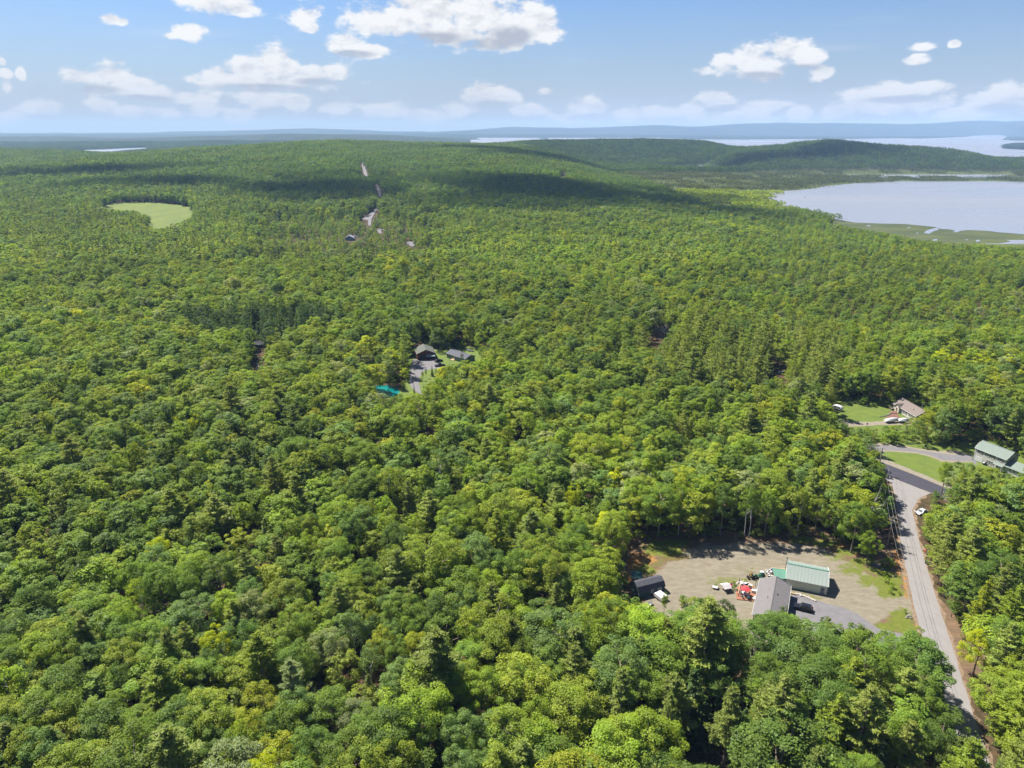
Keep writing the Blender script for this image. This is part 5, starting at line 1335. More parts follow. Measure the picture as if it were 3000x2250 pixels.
# ---- vehicles
def car(name, loc, rz, L, W, Hh, kind, paint, label, cat, group=None):
    root = empty(name, loc, rz, label, cat, group); gc = .22; r = .35
    hood = .78 if kind != 'suv' else .98; belt = hood + .04
    # lower body with wheel arches cut into the side profile
    def arch(cx): return [(cx - r * 1.18, gc), (cx - r * .85, gc + r * .82), (cx, gc + r * 1.15), (cx + r * .85, gc + r * .82), (cx + r * 1.18, gc)]
    fx, bx_ = L * .31, -L * .29
    low = [(-L / 2, gc + .12)] + arch(bx_) + arch(fx) + [(L / 2 - .08, gc + .05), (L / 2, gc + .3), (L / 2 - .06, hood - .14), (L / 2 - .35, hood - .02)]
    if kind == 'pickup': low += [(L * .18, hood + .02), (L * .14, belt), (-L / 2 + .02, belt + .02), (-L / 2, gc + .5)]
    else: low += [(L * .20, belt), (-L * .42, belt + .02), (-L / 2 + .05, hood - .05), (-L / 2, gc + .5)]
    b = MB(); b.prism(low, 'y', -W / 2, W / 2); body = b.build('body', paint, root, bevel=.05)
    if kind == 'suv': cab = [(L * .21, belt - .03), (L * .09, Hh - .06), (L * .02, Hh), (-L * .36, Hh - .02), (-L * .455, belt - .03)]
    elif kind == 'pickup': cab = [(L * .16, belt - .03), (L * .06, Hh - .06), (L * .0, Hh), (-L * .13, Hh - .02), (-L * .17, belt - .03)]
    else: cab = [(L * .22, belt - .03), (L * .06, Hh - .05), (0, Hh), (-L * .22, Hh - .03), (-L * .40, belt - .03)]
    tw, bw = W / 2 - .20, W / 2 - .04
    n = len(cab); ms = max(z for _, z in cab)
    def yw(z): return bw + (tw - bw) * (z - belt) / (ms - belt)
    vs = [(x, -yw(z), z) for x, z in cab] + [(x, yw(z), z) for x, z in cab]
    MB().add(vs, [tuple(range(n)), tuple(range(2 * n - 1, n - 1, -1))] + [(i, i + n, (i + 1) % n + n, (i + 1) % n) for i in range(n)]).build('windows', M_GLASS, root)
    zt = Hh - .02
    (x0, _), (x1, _) = cab[1], cab[3]
    MB().prism([(x1 - .10, Hh - .10), (x0 + .08, Hh - .10), (x0 - .02, Hh + .015), (x1, Hh + .02)], 'y', -tw - .03, tw + .03).build('roof', paint, root, bevel=.03)
    pl = MB()
    for sg in (-1, 1):
        for (xa, xb) in ((cab[0][0], cab[1][0]), ((cab[0][0] + cab[-1][0]) / 2 + .1, (x0 + x1) / 2 + .05), (cab[-1][0], cab[3][0])):
            pl.tube([(xa, sg * (bw + .005), belt - .03), (xb, sg * (tw + .015), Hh - .05)], .045, 4)
    pl.build('pillars', paint, root)
    if kind == 'pickup':
        MB().box((-L * .33, 0, belt - .30), (L * .30, W - .3, .04)).build('bed_floor', M_BLACK, root)
        MB().box((-L * .335, 0, belt + .05), (L * .30, W - .16, .06)).build('bed_cover', M_BLACK, root)
    w0 = None
    for x in (fx, bx_):
        for sg in (-1, 1):
            if w0 is None:
                m = MB(); m.lathe([(r * .62, -.11), (r * .96, -.11), (r, -.07), (r, .07), (r * .96, .11), (r * .62, .11)], n=16); w0 = m.build('wheel', M_TYRE, root)
                rim = MB(); rim.lathe([(r * .61, -.09), (r * .4, -.10), (.05, -.105), (.05, .105), (r * .4, .10), (r * .61, .09)], n=10); w0r = rim.build('rim', M_RIM, w0); w = w0
            else:
                w = w0.copy(); S.collection.objects.link(w); w.parent = root
                q = w0r.copy(); S.collection.objects.link(q); q.parent = w
            w.location = (x, sg * (W / 2 - .12), r); w.rotation_euler = (math.pi / 2, 0, 0)
    for sg in (-1, 1):
        MB().box((L / 2 - .07, sg * (W / 2 - .28), hood - .22), (.12, .36, .14)).build('headlight', M_CLEARLAMP, root)
        MB().box((-L / 2 + .02, sg * (W / 2 - .14), hood - .12), (.08, .18, .32)).build('tail_light', M_REDLAMP, root)
        MB().box((cab[0][0] - .25, sg * (W / 2 + .07), belt + .06), (.12, .18, .13)).build('side_mirror', paint, root)
    for x in (-L / 2 - .02, L / 2 + .0): MB().box((x, 0, gc + .22), (.10, W - .1, .2)).build('bumper', M_BLACK if kind != 'sedan' else paint, root)
    return root
car('sport_utility_vehicle', (78.35, 159.5, .035), ang(155), 4.75, 1.85, 1.72, 'suv', M_NAVY, 'black sport utility vehicle on the paved driveway beside the grey house', 'car')
car('pickup_truck', (-39.2, 367.7, .04), ang(26), 5.7, 1.95, 1.85, 'pickup', M_NAVY, 'black pickup truck with covered bed on the red barn driveway', 'truck')
car('hatchback_car', (-40.6, 375.4, .04), ang(36), 4.5, 1.8, 1.55, 'suv', M_NAVY, 'dark car with red tail lights parked behind the pickup truck', 'car')
car('silver_car', (137.7, 210.3, .04), ang(207), 4.6, 1.8, 1.45, 'sedan', M_SILVER, 'silver car parked beside the road near the junction', 'car')

# low white camper trailer and other things round the shed
def box_trailer(name, loc, rz, L, W, z0, z1, label, slope=.12):
    t = empty(name, loc, rz, label, 'trailer')
    MB().prism([(-L / 2, z0), (L / 2, z0), (L / 2, z1 * .72), (L / 2 - slope * 2, z1), (-L / 2 + slope, z1), (-L / 2, z1 * .8)], 'y', -W / 2, W / 2).build('body', M_PLASTIC, t, bevel=.04)
    MB().box((0, 0, z1 * .62), (L + .04, W + .04, .06)).build('side_stripe', M_TARPGREY, t)
    MB().box((0, 0, z1 + .03), (L * .5, W * .5, .05)).build('roof_hatch', M_WHITE, t)
    MB().tube([(L / 2, -.4, z0), (L / 2 + .9, 0, z0 - .05), (L / 2, .4, z0)], .04, 5).build('tow_bar', M_BLACK, t)
    for sg in (-1, 1): MB().tube([(-.1, sg * (W / 2 - .14), z0 - .1), (-.1, sg * (W / 2 + .02), z0 - .1)], .3, 12).build('wheel', M_TYRE, t)
    return t
box_trailer('camper_trailer', (40.9, 164.3, .03), ang(123), 3.2, 2.3, .4, 1.45, 'low white camper trailer parked before the blue-grey shed')
def rowboat(name, loc, rz, L, W, material, label, cover=False, hz=.7):
    b = empty(name, loc, rz, label, 'boat')
    m = MB(); secs = []
    for k in range(9):
        t = k / 8; x = -L / 2 + L * t; w = W / 2 * (1 - max(0, (t - .45) / .55) ** 2.2) + .03; d = hz * (.85 + .3 * t * t)
        secs.append([(x, -w, d), (x, -w * .8, d * .35), (x, 0, .05 + .25 * max(0, t - .7)), (x, w * .8, d * .35), (x, w, d)])
    vs = [q for s_ in secs for q in s_]; fs = [(i * 5 + j, i * 5 + j + 1, (i + 1) * 5 + j + 1, (i + 1) * 5 + j) for i in range(8) for j in range(4)] + [(0, 1, 2, 3, 4)]
    m.add(vs, fs); m.build('hull', material, b)
    if cover:
        vs = []; 
        for k in range(9):
            s_ = secs[k]; x = s_[0][0]; h = s_[0][2] + .75 * math.sin(math.pi * (k + .7) / 9.4) * hz
            vs += [(x, s_[0][1] * 1.03, s_[0][2] - .08), (x, s_[0][1] * .55, h * .9 + .05), (x, 0, h + .12), (x, s_[4][1] * .55, h * .9 + .05), (x, s_[4][1] * 1.03, s_[4][2] - .08)]
        MB().add(vs, fs).build('wrap_cover', M_PLASTIC, b)
    else:
        for t in (.25, .55): MB().box((-L / 2 + L * t, 0, hz * .7), (.3, W * .82, .05)).build('bench', M_WOOD, b)
    return b
p = G(1899, 1772, .5); rowboat('small_boat', (p.x, p.y, .1), ang(40), 3.4, 1.4, M_PLASTIC, 'small white boat half hidden by leaves near the camper trailer')
p = G(1856, 1743, .4)
g = empty('charcoal_grill', (p.x, p.y, .02), ang(30), 'black barrel grill with white lid bar at the end of the shed', 'grill')
MB().tube([(-.5, 0, .85), (.5, 0, .85)], .36, 12).build('barrel', M_BLACK, g)
for x in (-.4, .4):
    for y in (-.25, .25): MB().box((x, y, .35), (.05, .05, .7)).build('leg', M_BLACK, g)
MB().tube([(-.6, -.45, 1.0), (.55, -.45, 1.0)], .06, 6).build('lid_bar', M_PLASTIC, g)

# ---- patio beside the house
Bp = lambda x, y, z=0.0: G(2050 + x / 8.848, 1640 + y / 8.848, z)
pts = [Bp(x, y)[:2] for x, y in [(1050, 600), (955, 780), (940, 900), (960, 1040), (1420, 1080), (1490, 880), (1400, 800), (1390, 700), (1250, 660), (1130, 640)]]
deck = MB(); deck.prism(pts, 'z', 0.0, .22); dk = deck.build('patio_deck', M_DECK); tag(dk, 'red-brown patio deck beside the grey-shingled house', 'deck')
rl = empty('patio_railing', Bp(1020, 760), 0, 'pale wooden railing with dark posts on the patio edge', 'railing')
a, b = Bp(1055, 640), Bp(985, 950); o0 = rl.location
for k in range(5):
    q = a.lerp(b, k / 4) - o0; MB().box((q.x, q.y, .65), (.1, .1, 1.1)).build('post', M_WOOD, rl)
for z in (.5, 1.2): MB().tube([a - o0 + Vector((0, 0, z)), b - o0 + Vector((0, 0, z))], .06, 4).build('rail', M_PALEWOOD, rl)
tb = empty('patio_table', Bp(1170, 880, .75).xy.to_3d() + Vector((0, 0, .22)), ang(10), 'white rectangular table under the red parasol', 'table')
MB().box((0, 0, .72), (1.1, 1.7, .06)).build('table_top', M_PLASTIC, tb, bevel=.015)
for x in (-.45, .45):
    for y in (-.72, .72): MB().box((x, y, .35), (.07, .07, .7)).build('leg', M_PLASTIC, tb)
um = empty('parasol', tb.location + Vector((0, .15, 0)), ang(5), 'red eight-sided parasol over the white patio table', 'parasol')
MB().tube([(0, 0, 0), (0, 0, 2.6)], .03, 8).build('pole', M_WOOD, um)
can = MB(); can.add([(0, 0, 2.62)] + [(1.3 * math.cos(k * math.pi / 4), 1.3 * math.sin(k * math.pi / 4), 2.12) for k in range(8)] + [(1.28 * math.cos(k * math.pi / 4), 1.28 * math.sin(k * math.pi / 4), 1.98) for k in range(8)], [(0, 1 + k, 1 + (k + 1) % 8) for k in range(8)] + [(1 + k, 9 + k, 9 + (k + 1) % 8, 1 + (k + 1) % 8) for k in range(8)])
cn = can.build('canopy', M_REDCLOTH, um)
for k in range(8): MB().tube([(0, 0, 2.57), (1.25 * math.cos(k * math.pi / 4), 1.25 * math.sin(k * math.pi / 4), 2.08)], .015, 3).build('rib', M_WOOD, um)
def chair(loc, rz, m, label, group=None):
    c_ = empty('patio_chair', loc, rz, label, 'chair', group)
    MB().box((0, 0, .42), (.55, .55, .06)).build('seat', m, c_, bevel=.01)
    MB().box((0, .27, .75), (.55, .06, .62), rx=-.2).build('backrest', m, c_)
    for x in (-.23, .23):
        for y in (-.22, .22): MB().box((x, y, .2), (.05, .05, .4)).build('leg', m, c_)
        MB().box((x * 1.12, 0, .62), (.06, .5, .05)).build('armrest', m, c_)
    return c_
for (x, y, rz, lb) in [(1075, 850, 90, 'teal chair on the railing side of the white table'), (1270, 880, -90, 'teal chair on the house side of the white table'), (1110, 960, 150, 'teal chair at the near left corner of the white table'), (1245, 985, 200, 'teal chair at the near right corner of the white table')]:
    chair(Bp(x, y, .6).xy.to_3d() + Vector((0, 0, .22)), ang(rz), M_TEAL, lb, 'teal chairs round the patio table')
chair(Bp(1395, 1010, .5).xy.to_3d() + Vector((0, 0, .22)), ang(-60), M_PLASTIC, 'white chair at the near corner of the patio by the house')
def cabinet(x, y, d, rz, m, label, name='garden_cabinet', z=.0):
    q = Bp(x, y, d[2] * .6); c_ = empty(name, (q.x, q.y, z + .02), ang(rz), label, 'cabinet')
    MB().box((0, 0, d[2] / 2), d).build('body', m, c_, bevel=.03)
    MB().box((0, 0, d[2] + .03), (d[0] + .1, d[1] + .1, .06)).build('lid', M_WHITE, c_)
    for s in (-1, 1): MB().box((s * d[0] * .25, -d[1] / 2 - .015, d[2] / 2), (d[0] * .45, .03, d[2] * .85)).build('door', m, c_)
    return c_
cabinet(1080, 640, (.7, .9, 1.0), 10, M_PLASTIC, 'white storage cabinet at the back of the patio', z=.22)
cabinet(1190, 620, (.8, .55, .6), 20, M_BLUE, 'blue cooler box with white lid behind the red parasol', 'cooler_box')
cabinet(1310, 690, (.9, .5, 1.2), -20, M_TARPGREY, 'pale shelf unit between parasol and house', 'shelf_unit')
cabinet(1420, 830, (1.5, .7, .7), -20, M_PLASTIC, 'long white bench chest against the house wall', 'bench_chest', .22)
tk = empty('gas_tank', Bp(1510, 660, .7).xy.to_3d(), 0, 'upright white gas tank at the house corner', 'tank')
MB().lathe([(.05, 0), (.38, .03), (.38, 1.15), (.25, 1.35), (.08, 1.42)], n=14).build('cylinder', M_PLASTIC, tk, smooth=False); MB().lathe([(.1, 1.40), (.1, 1.52), (.02, 1.54)], n=8).build('valve', M_BLACK, tk)
pl_ = empty('lamp_post', Bp(1440, 700).xy.to_3d(), 0, 'black garden lamp post beside the house corner', 'lamp')
MB().tube([(0, 0, 0), (0, 0, 1.9)], .07, 8).build('pole', M_BLACK, pl_); MB().lathe([(.05, 1.9), (.16, 1.95), (.18, 2.2), (.04, 2.35)], n=8).build('lantern', M_BLACK, pl_)
pl_ = empty('flag_pole', Bp(1020, 620).xy.to_3d(), 0, 'dark post at the upper end of the patio railing', 'post')
MB().tube([(0, 0, 0), (0, 0, 2.0)], .09, 8).build('pole', M_BLACK, pl_); MB().lathe([(.02, 2.0), (.14, 2.04), (.02, 2.12)], n=8).build('cap', M_BLACK, pl_)
def stone_row(name, pts, n, r, label, seed, group=None, mt=None):
    rg = random.Random(seed); protos = [MB().blob((0, 0, .35), (1, .8, .6), k + seed, .35, 1).mesh('stone') for k in range(4)]
    for me in protos: me.materials.append(mt or M_STONE)
    rt = empty(name, pts[0], 0, label, 'stones')
    for k in range(n):
        t = (k + rg.random() * .6) / n * (len(pts) - 1); i = min(int(t), len(pts) - 2); q = pts[i].lerp(pts[i + 1], t - i) - pts[0]
        o = bpy.data.objects.new('stone', protos[k % 4]); link(o, rt); s = r * rg.uniform(.6, 1.2); o.scale = (s, s, s); o.rotation_euler = (0, 0, rg.uniform(0, 6.28)); o.location = (q.x + rg.uniform(-.25, .25), q.y + rg.uniform(-.25, .25), 0)
Ab = lambda x, y: G(2230 + x / 7.9, 1620 + y / 7.9)
stone_row('stone_border', [Ab(800, 945), Ab(1000, 1010), Ab(1130, 1055), Ab(1265, 1110)], 34, .38, 'pale stone border between the pole barn and the driveway', 3)
stone_row('stone_edging', [Bp(920, 640), Bp(1010, 585), Bp(1150, 565), Bp(1280, 610), Bp(1350, 700)], 26, .32, 'curved pale stone edging behind the red parasol', 7)
tw_ = MB().box((0, 0, .2), (1.6, .2, .4)).build('timber_edge', M_PALEWOOD); q = Ab(735, 960); tw_.location = (q.x, q.y, .02); tw_.rotation_euler = (0, 0, ang(-28)); tag(tw_, 'short pale timber retaining edge at the house corner', 'timber')
cv = empty('canvas_shelter', Bp(660, 780).xy.to_3d(), ang(15), 'grey-white canvas shelter half hidden by oaks beside the patio', 'tent')
MB().slab([(-1.2, -1.4, 1.3), (1.2, -1.4, 1.3), (1.2, 0, 1.9), (-1.2, 0, 1.9)], .03).slab([(1.2, 1.4, 1.3), (-1.2, 1.4, 1.3), (-1.2, 0, 1.9), (1.2, 0, 1.9)], .03).build('canopy', M_TARPGREY, cv)
for x in (-1.1, 1.1):
    for y in (-1.3, 1.3): MB().tube([(x, y, 0), (x, y, 1.32)], .03, 5).build('pole', M_PLASTIC, cv)
chair(Bp(780, 760).xy.to_3d(), ang(30), M_PINK, 'pink garden chair beside the canvas shelter')
chair(Bp(815, 700).xy.to_3d(), ang(-30), M_PINK, 'second pink garden chair farther from the canvas shelter')
hu = empty('dog_house', Bp(395, 745).xy.to_3d(), ang(-20), 'tiny white-roofed dog house at the gravel edge', 'kennel')
MB().prism([(-.45, 0), (.45, 0), (.45, .6), (0, .85), (-.45, .6)], 'x', -.6, .6).build('wall', M_WOOD, hu)
MB().slab([(-.7, -.6, .56), (.7, -.6, .56), (.7, 0, .95), (-.7, 0, .95)], .05).slab([(.7, .6, .56), (-.7, .6, .56), (-.7, 0, .95), (.7, 0, .95)], .05).build('roof', M_PLASTIC, hu)
# tractor, tarpaulin heap and clutter by the barn
tr = empty('compact_tractor', (69.6, 173.9, .02), ang(12), 'small green tractor with raised yellow arm near the lean-to', 'tractor')
MB().prism([(-.9, .5), (.95, .5), (1.0, .95), (.2, 1.1), (-.1, .9), (-.9, .85)], 'y', -.3, .3).build('body', M_TRACTOR, tr, bevel=.04)
for x, rr_ in ((-.55, .55), (.75, .36)):
    for sg in (-1, 1): MB().tube([(x, sg * .42, rr_), (x, sg * .7, rr_)], rr_, 14).build('wheel', M_TYRE, tr)
MB().tube([(-.6, -.5, .8), (-.65, -.5, 2.0), (-.65, .5, 2.0), (-.6, .5, .8)], .05, 5).build('roll_bar', M_BLACK, tr)
MB().box((-.45, 0, 1.05), (.45, .45, .12)).build('seat', M_BLACK, tr)
MB().tube([(-1.2, -.1, .7), (-.4, .1, 2.1)], .11, 6).tube([(-.4, .1, 2.1), (-1.5, .1, 1.6)], .06, 5).build('loader_arm', M_YELLOW, tr)
MB().box((-1.7, 0, .45), (.5, 1.1, .5), ry=.3).build('bucket', M_BLACK, tr)
tp = empty('tarp_heap', (72.0, 174.2, .02), 0, 'heap under a dark green tarpaulin with white cap', 'heap')
h_ = MB(); hv = []
for j, (z, rr_) in enumerate([(0, 1.1), (.5, 1.0), (1.1, .75), (1.6, .4), (1.75, .12)]):
    hv += [(rr_ * (1 + .16 * math.sin(k * 2.1 + j)) * math.cos(k * math.pi / 5), rr_ * (1 + .16 * math.cos(k * 1.7 + j)) * math.sin(k * math.pi / 5), z) for k in range(10)]
h_.add(hv, [(j * 10 + k, j * 10 + (k + 1) % 10, (j + 1) * 10 + (k + 1) % 10, (j + 1) * 10 + k) for j in range(4) for k in range(10)] + [tuple(40 + k for k in range(10))]); h_.build('tarpaulin', M_TARPGREEN, tp)
MB().slab([(-.5, -.2, 1.72), (.5, -.2, 1.72), (.45, .5, 1.86), (-.45, .5, 1.86)], .06).build('cap_sheet', M_PLASTIC, tp)
def barrel(x, y, r, h, m, label, name='barrel', cat='barrel'):
    q = Bp(x, y, h * .5); b_ = empty(name, (q.x, q.y, .02), 0, label, cat)
    MB().lathe([(r * .92, 0), (r, .05), (r * 1.03, h * .33), (r, h * .5), (r * 1.03, h * .66), (r, h - .05), (r * .9, h)], n=12).build('drum', m, b_); MB().lathe([(r * .85, h), (r * .85, h + .03), (.04, h + .035)], n=12).build('lid', M_WHITE if m != M_PLASTIC else M_TARPGREY, b_)
barrel(1870, 255, .3, .95, M_BLUE, 'blue drum at the lean-to corner')
barrel(1720, 290, .26, .6, M_PLASTIC, 'white bucket nearest the tarpaulin heap', 'bucket', 'bucket')
barrel(1770, 300, .26, .6, M_PLASTIC, 'white bucket between tarpaulin heap and lean-to', 'bucket', 'bucket')
barrel(1815, 275, .24, .6, M_BLACK, 'black bucket beside the blue drum', 'bucket', 'bucket')
barrel(1745, 335, .32, .5, M_GREENP, 'green tub in front of the white buckets', 'tub', 'tub')
barrel(1855, 325, .46, .7, M_PLASTIC, 'large round white tank beside the lean-to', 'water_tank', 'tank')
barrel(1785, 370, .3, .45, M_PLASTIC, 'low white tub in front of the green tub', 'tub', 'tub')
barrel(1800, 425, .3, .5, M_BLACK, 'black tub nearest the house corner', 'tub', 'tub')
barrel(1870, 435, .3, .6, M_PLASTIC, 'white barrel beside the lean-to post', 'barrel', 'barrel')

# ---- houses beyond the junction
rd = Vector((math.cos(ang(-83)), math.sin(ang(-83)), 0)); ry_ = Vector((-rd.y, rd.x, 0))
rc = Vector((175.6, 305.2, .03)) + rd * 8.2 + ry_ * 4.1
ranch, rro = gable('ranch_house', rc, ang(-83), 15.8, 8.2, 2.8, 5.0, M_IVORY, M_SHINGLE_T, 'ivory ranch house with tan roof above the upper lawn', found=M_BOULDER)
for u in (-6.6, -1.2, 1.0, 4.2, 6.0): window(ranch, '-y', u, 1.65, 1.2, 1.25, 4.1, shutters=M_SHUTTER)
window(ranch, '-x', -1.6, 1.6, 1.2, 1.3, 7.9); window(ranch, '-x', 1.8, 1.6, 1.2, 1.3, 7.9)
w = MB(); w.prism([(-5.3, -.2), (-2.5, -.2), (-2.5, 2.75), (-3.9, 4.0), (-5.3, 2.75)], 'y', -5.0, -4.05); w.build('porch_wall', M_IVORY, ranch)
w = MB(); w.slab([(-5.6, -5.3, 2.6), (-5.6, -.9, 2.6), (-3.9, -.9, 4.2), (-3.9, -5.3, 4.2)][::-1], .1).slab([(-2.2, -.9, 2.6), (-2.2, -5.3, 2.6), (-3.9, -5.3, 4.2), (-3.9, -.9, 4.2)][::-1], .1); w.build('porch_roof', M_SHINGLE_T, ranch)
door(ranch, '-y', -3.9, .95, 2.05, 5.0, mat('brown_door', (.16, .08, .05), .6), z0=.3)
MB().box((-3.6, -6.6, .12), (2.4, 3.0, .24)).build('brick_step', M_BRICK, ranch)
dk_ = MB().box((-7.4, -5.0, .7), (2.4, 1.6, .12)).build('deck', M_WOOD, ranch)
for x in (-8.5, -7.4, -6.3): MB().box((x, -5.75, .6), (.1, .1, 1.7)).build('post', M_WHITE, dk_)
for z in (1.0, 1.45): MB().box((-7.4, -5.78, z), (2.4, .06, .08)).build('rail', M_WOOD, dk_)
MB().tube([(4.5, .6, 4.6), (4.5, .6, 7.6)], .05, 6).build('antenna_mast', M_PLASTIC, rro)
MB().box((3.4, -2.2, 4.05), (.4, .4, .2)).build('roof_vent', M_BLACK, rro)
sheet('brick_terrace', [G(2580 + x / 13.825, 1150 + y / 13.825)[:2] for x, y in [(190, 980), (430, 830), (640, 830), (830, 1060), (760, 1100), (420, 1090)]], .045, M_BRICK, jag=.15, step=1)
wl = MB(); wl.tube([G(2580 + x / 13.825, 1150 + y / 13.825, .2) for x, y in [(-60, 985), (120, 965), (300, 910), (400, 850), (440, 790)]], .22, 6); o = wl.build('garden_wall', M_BOULDER); tag(o, 'low curved dark garden wall on the upper lawn', 'wall')

gd = Vector((math.cos(ang(-64.5)), math.sin(ang(-64.5)), 0)); gy = Vector((-gd.y, gd.x, 0))
gc_ = Vector((180.1, 251.3, .03)) + gd * 5.75 + gy * 3.8
gh, gr = gable('two_storey_house', gc_, ang(-64.5), 11.5, 7.6, 5.25, 7.4, M_GREIGE, M_SHINGLE_G, 'two-storey pale house with green roof and white garage door', found=M_BOULDER)
garage_door(gh, '-y', -3.7, 2.9, 2.1, 3.8, M_WHITE)
for u in (-3.7, -.8, .9, 4.0): window(gh, '-y', u, 4.2, 1.0, 1.15, 3.8, shutters=M_SHUTTER)
for u in (-.4, 1.2): window(gh, '-y', u, 1.55, .9, 1.2, 3.8, shutters=M_SHUTTER if u > 0 else None)
window(gh, '+x', 1.6, 4.2, .8, 1.1, 5.75)
window(gh, '-x', -1.5, 4.2, .9, 1.1, 5.75)
wb = MB(); wb.prism([(-3.6, -.2), (2.9, -.2), (2.9, 2.6), (-.3, 4.3), (-3.6, 2.6)], 'x', 5.76, 12.4); wg = wb.build('wing_wall', M_GREIGE, gh)
wb = MB(); wb.slab([(2.3, -4.1, 2.5), (12.7, -4.1, 2.5), (12.7, -3.82, 2.72), (2.3, -3.82, 2.72)], .08).slab([(5.78, -4.1, 2.5), (12.7, -4.1, 2.5), (12.7, -.3, 4.5), (5.78, -.3, 4.5)], .1).slab([(12.7, 3.3, 2.5), (5.78, 3.3, 2.5), (5.78, -.3, 4.5), (12.7, -.3, 4.5)], .1)
wb.slab([(2.2, -5.2, 2.2), (5.76, -5.2, 2.2), (5.76, -3.82, 2.8), (2.2, -3.82, 2.8)], .08); wb.build('wing_roof', M_SHINGLE_G, gh)
for x in (2.4, 5.5): MB().box((x, -5.0, 1.1), (.14, .14, 2.2)).build('porch_post', M_WHITE, gh)
door(gh, '-y', 3.3, .95, 2.05, 3.8, M_SHUTTER)
for u in (7.8, 9.3, 10.8): window(gh, '-y', u, 1.6, .8, 1.2, 3.6)
sh2, _ = gable('garden_shed', (188.5, 257.0, .03), ang(-64), 5.5, 4, 2.3, 3.8, M_WOOD, M_SHINGLE, 'grey-roofed shed behind the two-storey house')
bq = empty('covered_grill', (181.75, 246.9, .05), ang(-50), 'round black covered grill on the lawn by the garage door', 'grill')
MB().blob((0, 0, .55), (.75, .55, .6), 5, .12, 2).build('cover', M_BLACK, bq); MB().box((0, 0, .08), (1.1, .7, .16)).build('base', M_BLACK, bq)
q = K([(195, 300)])[0]; p = G(*q)
def teardrop(loc, rz, label):
    t = empty('travel_trailer', loc, rz, label, 'trailer'); L_, W_ = 4.6, 2.0
    prf = [(-2.3, .5), (2.1, .5), (2.3, .9), (2.2, 1.5), (1.7, 2.05), (.6, 2.35), (-1.2, 2.3), (-2.0, 1.9), (-2.3, 1.2)]
    MB().prism(prf, 'y', -1, 1).build('body', M_PLASTIC, t, bevel=.08); MB().box((0, -1.02, 1.0), (4.2, .04, .5)).build('side_panel', M_TARPGREY, t)
    MB().box((1.0, -1.02, 1.65), (.8, .04, .5)).build('window', M_GLASS, t); MB().box((-.6, -1.02, 1.65), (.8, .04, .5)).build('window', M_GLASS, t)
    MB().tube([(2.2, -.4, .5), (3.3, 0, .45), (2.2, .4, .5)], .05, 5).build('tow_bar', M_BLACK, t)
    for sg in (-1, 1): MB().tube([(-.2, sg * .85, .33), (-.2, sg * 1.03, .33)], .33, 12).build('wheel', M_TYRE, t)
teardrop((p.x, p.y, .04), ang(-49), 'rounded silver-white travel trailer alone on the upper lawn')
for k, (x, y, rz, lb) in enumerate([(780, 432, 8, 'white shrink-wrapped boat beside the ranch house driveway'), (905, 434, -4, 'smaller white wrapped boat close to the ranch house hedge')]):
    p = G(*K([(x, y)])[0]); rowboat('wrapped_boat', (p.x, p.y, .3), ang(rz), 6.5 if k == 0 else 4.5, 2.2, M_PLASTIC, lb, True, 1.1)
p = G(*K([(512, 482)])[0]); sg_ = empty('sign_post', (p.x, p.y, .04), 0, 'brown post with dark sign beside the gravel drive', 'sign')
MB().box((0, 0, .9), (.16, .16, 1.8)).build('post', M_WOOD, sg_); MB().box((0, -.1, 1.5), (.7, .06, .5)).build('board', M_BLACK, sg_)
def mailbox(px, py, label, m):
    p = G(px, py); b_ = empty('mailbox', (p.x, p.y, .04), ang(100), label, 'mailbox')
    MB().box((0, 0, .5), (.1, .1, 1.0)).build('post', M_WOOD, b_); MB().prism([(-.12, 1.0), (.12, 1.0), (.12, 1.16), (.06, 1.24), (-.06, 1.24), (-.12, 1.16)], 'x', -.28, .28).build('box', m, b_)
mailbox(2679, 1506, 'white mailbox at the road corner beside the silver car', M_PLASTIC)
mailbox(2708, 1622, 'reddish mailbox under the roadside trees', M_REDCLOTH)
p = G(2716, 1652); bn = empty('roadside_bin', (p.x, p.y, .04), ang(20), 'low black bin under the trees across the road', 'bin')
MB().prism([(-.5, 0), (.5, 0), (.6, .8), (-.6, .8)], 'x', -.4, .4).build('bin_body', M_BLACK, bn, bevel=.03); MB().box((0, 0, .84), (.9, 1.3, .08)).build('lid', M_TYRE, bn)

# ---- red barn, grey ranch house and their yard in the middle of the woods
bd = Vector((math.cos(ang(105)), math.sin(ang(105)), 0)); bl = Vector((-bd.y, bd.x, 0))
bc = Vector((-47.9, 379.6, .03)) + bd * 6.0
rb_, rbr = gable('red_barn', bc, ang(105), 12, 10, 3.3, 5.5, M_REDWALL, M_SHINGLE_O, 'red wooden barn garage with grey-green roof in the woods', trim=M_REDWALL)
garage_door(rb_, '-x', 2.2, 3.2, 2.6, 6.0, M_DARKGREEN)
MB().slab([(-8.2, -4.6, 2.2), (-8.2, .2, 2.2), (-6.02, .2, 2.9), (-6.02, -4.6, 2.9)][::-1], .06).build('awning', M_SLATE, rb_)
for y in (-4.5, .1): MB().box((-8.1, y, 1.1), (.1, .1, 2.2)).build('awning_post', M_WOOD, rb_)
MB().box((-6.04, -2.2, 1.0), (.06, 3.6, 1.2)).build('bay_shade_panel', M_BLACK, rb_)  # solid black panel paints the shade inside the bay
MB().box((-6.3, 0, 4.5), (.3, .3, .4)).build('gable_lamp', M_WHITE, rb_)
q1 = Vector((math.cos(ang(-44)), math.sin(ang(-44)), 0)); q2 = Vector((-q1.y, q1.x, 0))
gcn = Vector((-36.9, 382.9, .03)) + q1 * 7.8 + q2 * 3.6
gr_, grr = gable('grey_ranch_house', gcn, ang(-44), 15.4, 7.2, 2.7, 4.1, M_SLATE, M_SHINGLE_B, 'long grey-roofed ranch house beside the red barn')
for u in (-6, -3.6, .5, 4.5): window(gr_, '-y', u, 1.6, 1.2, 1.2, 3.6, shutters=M_SHUTTER)
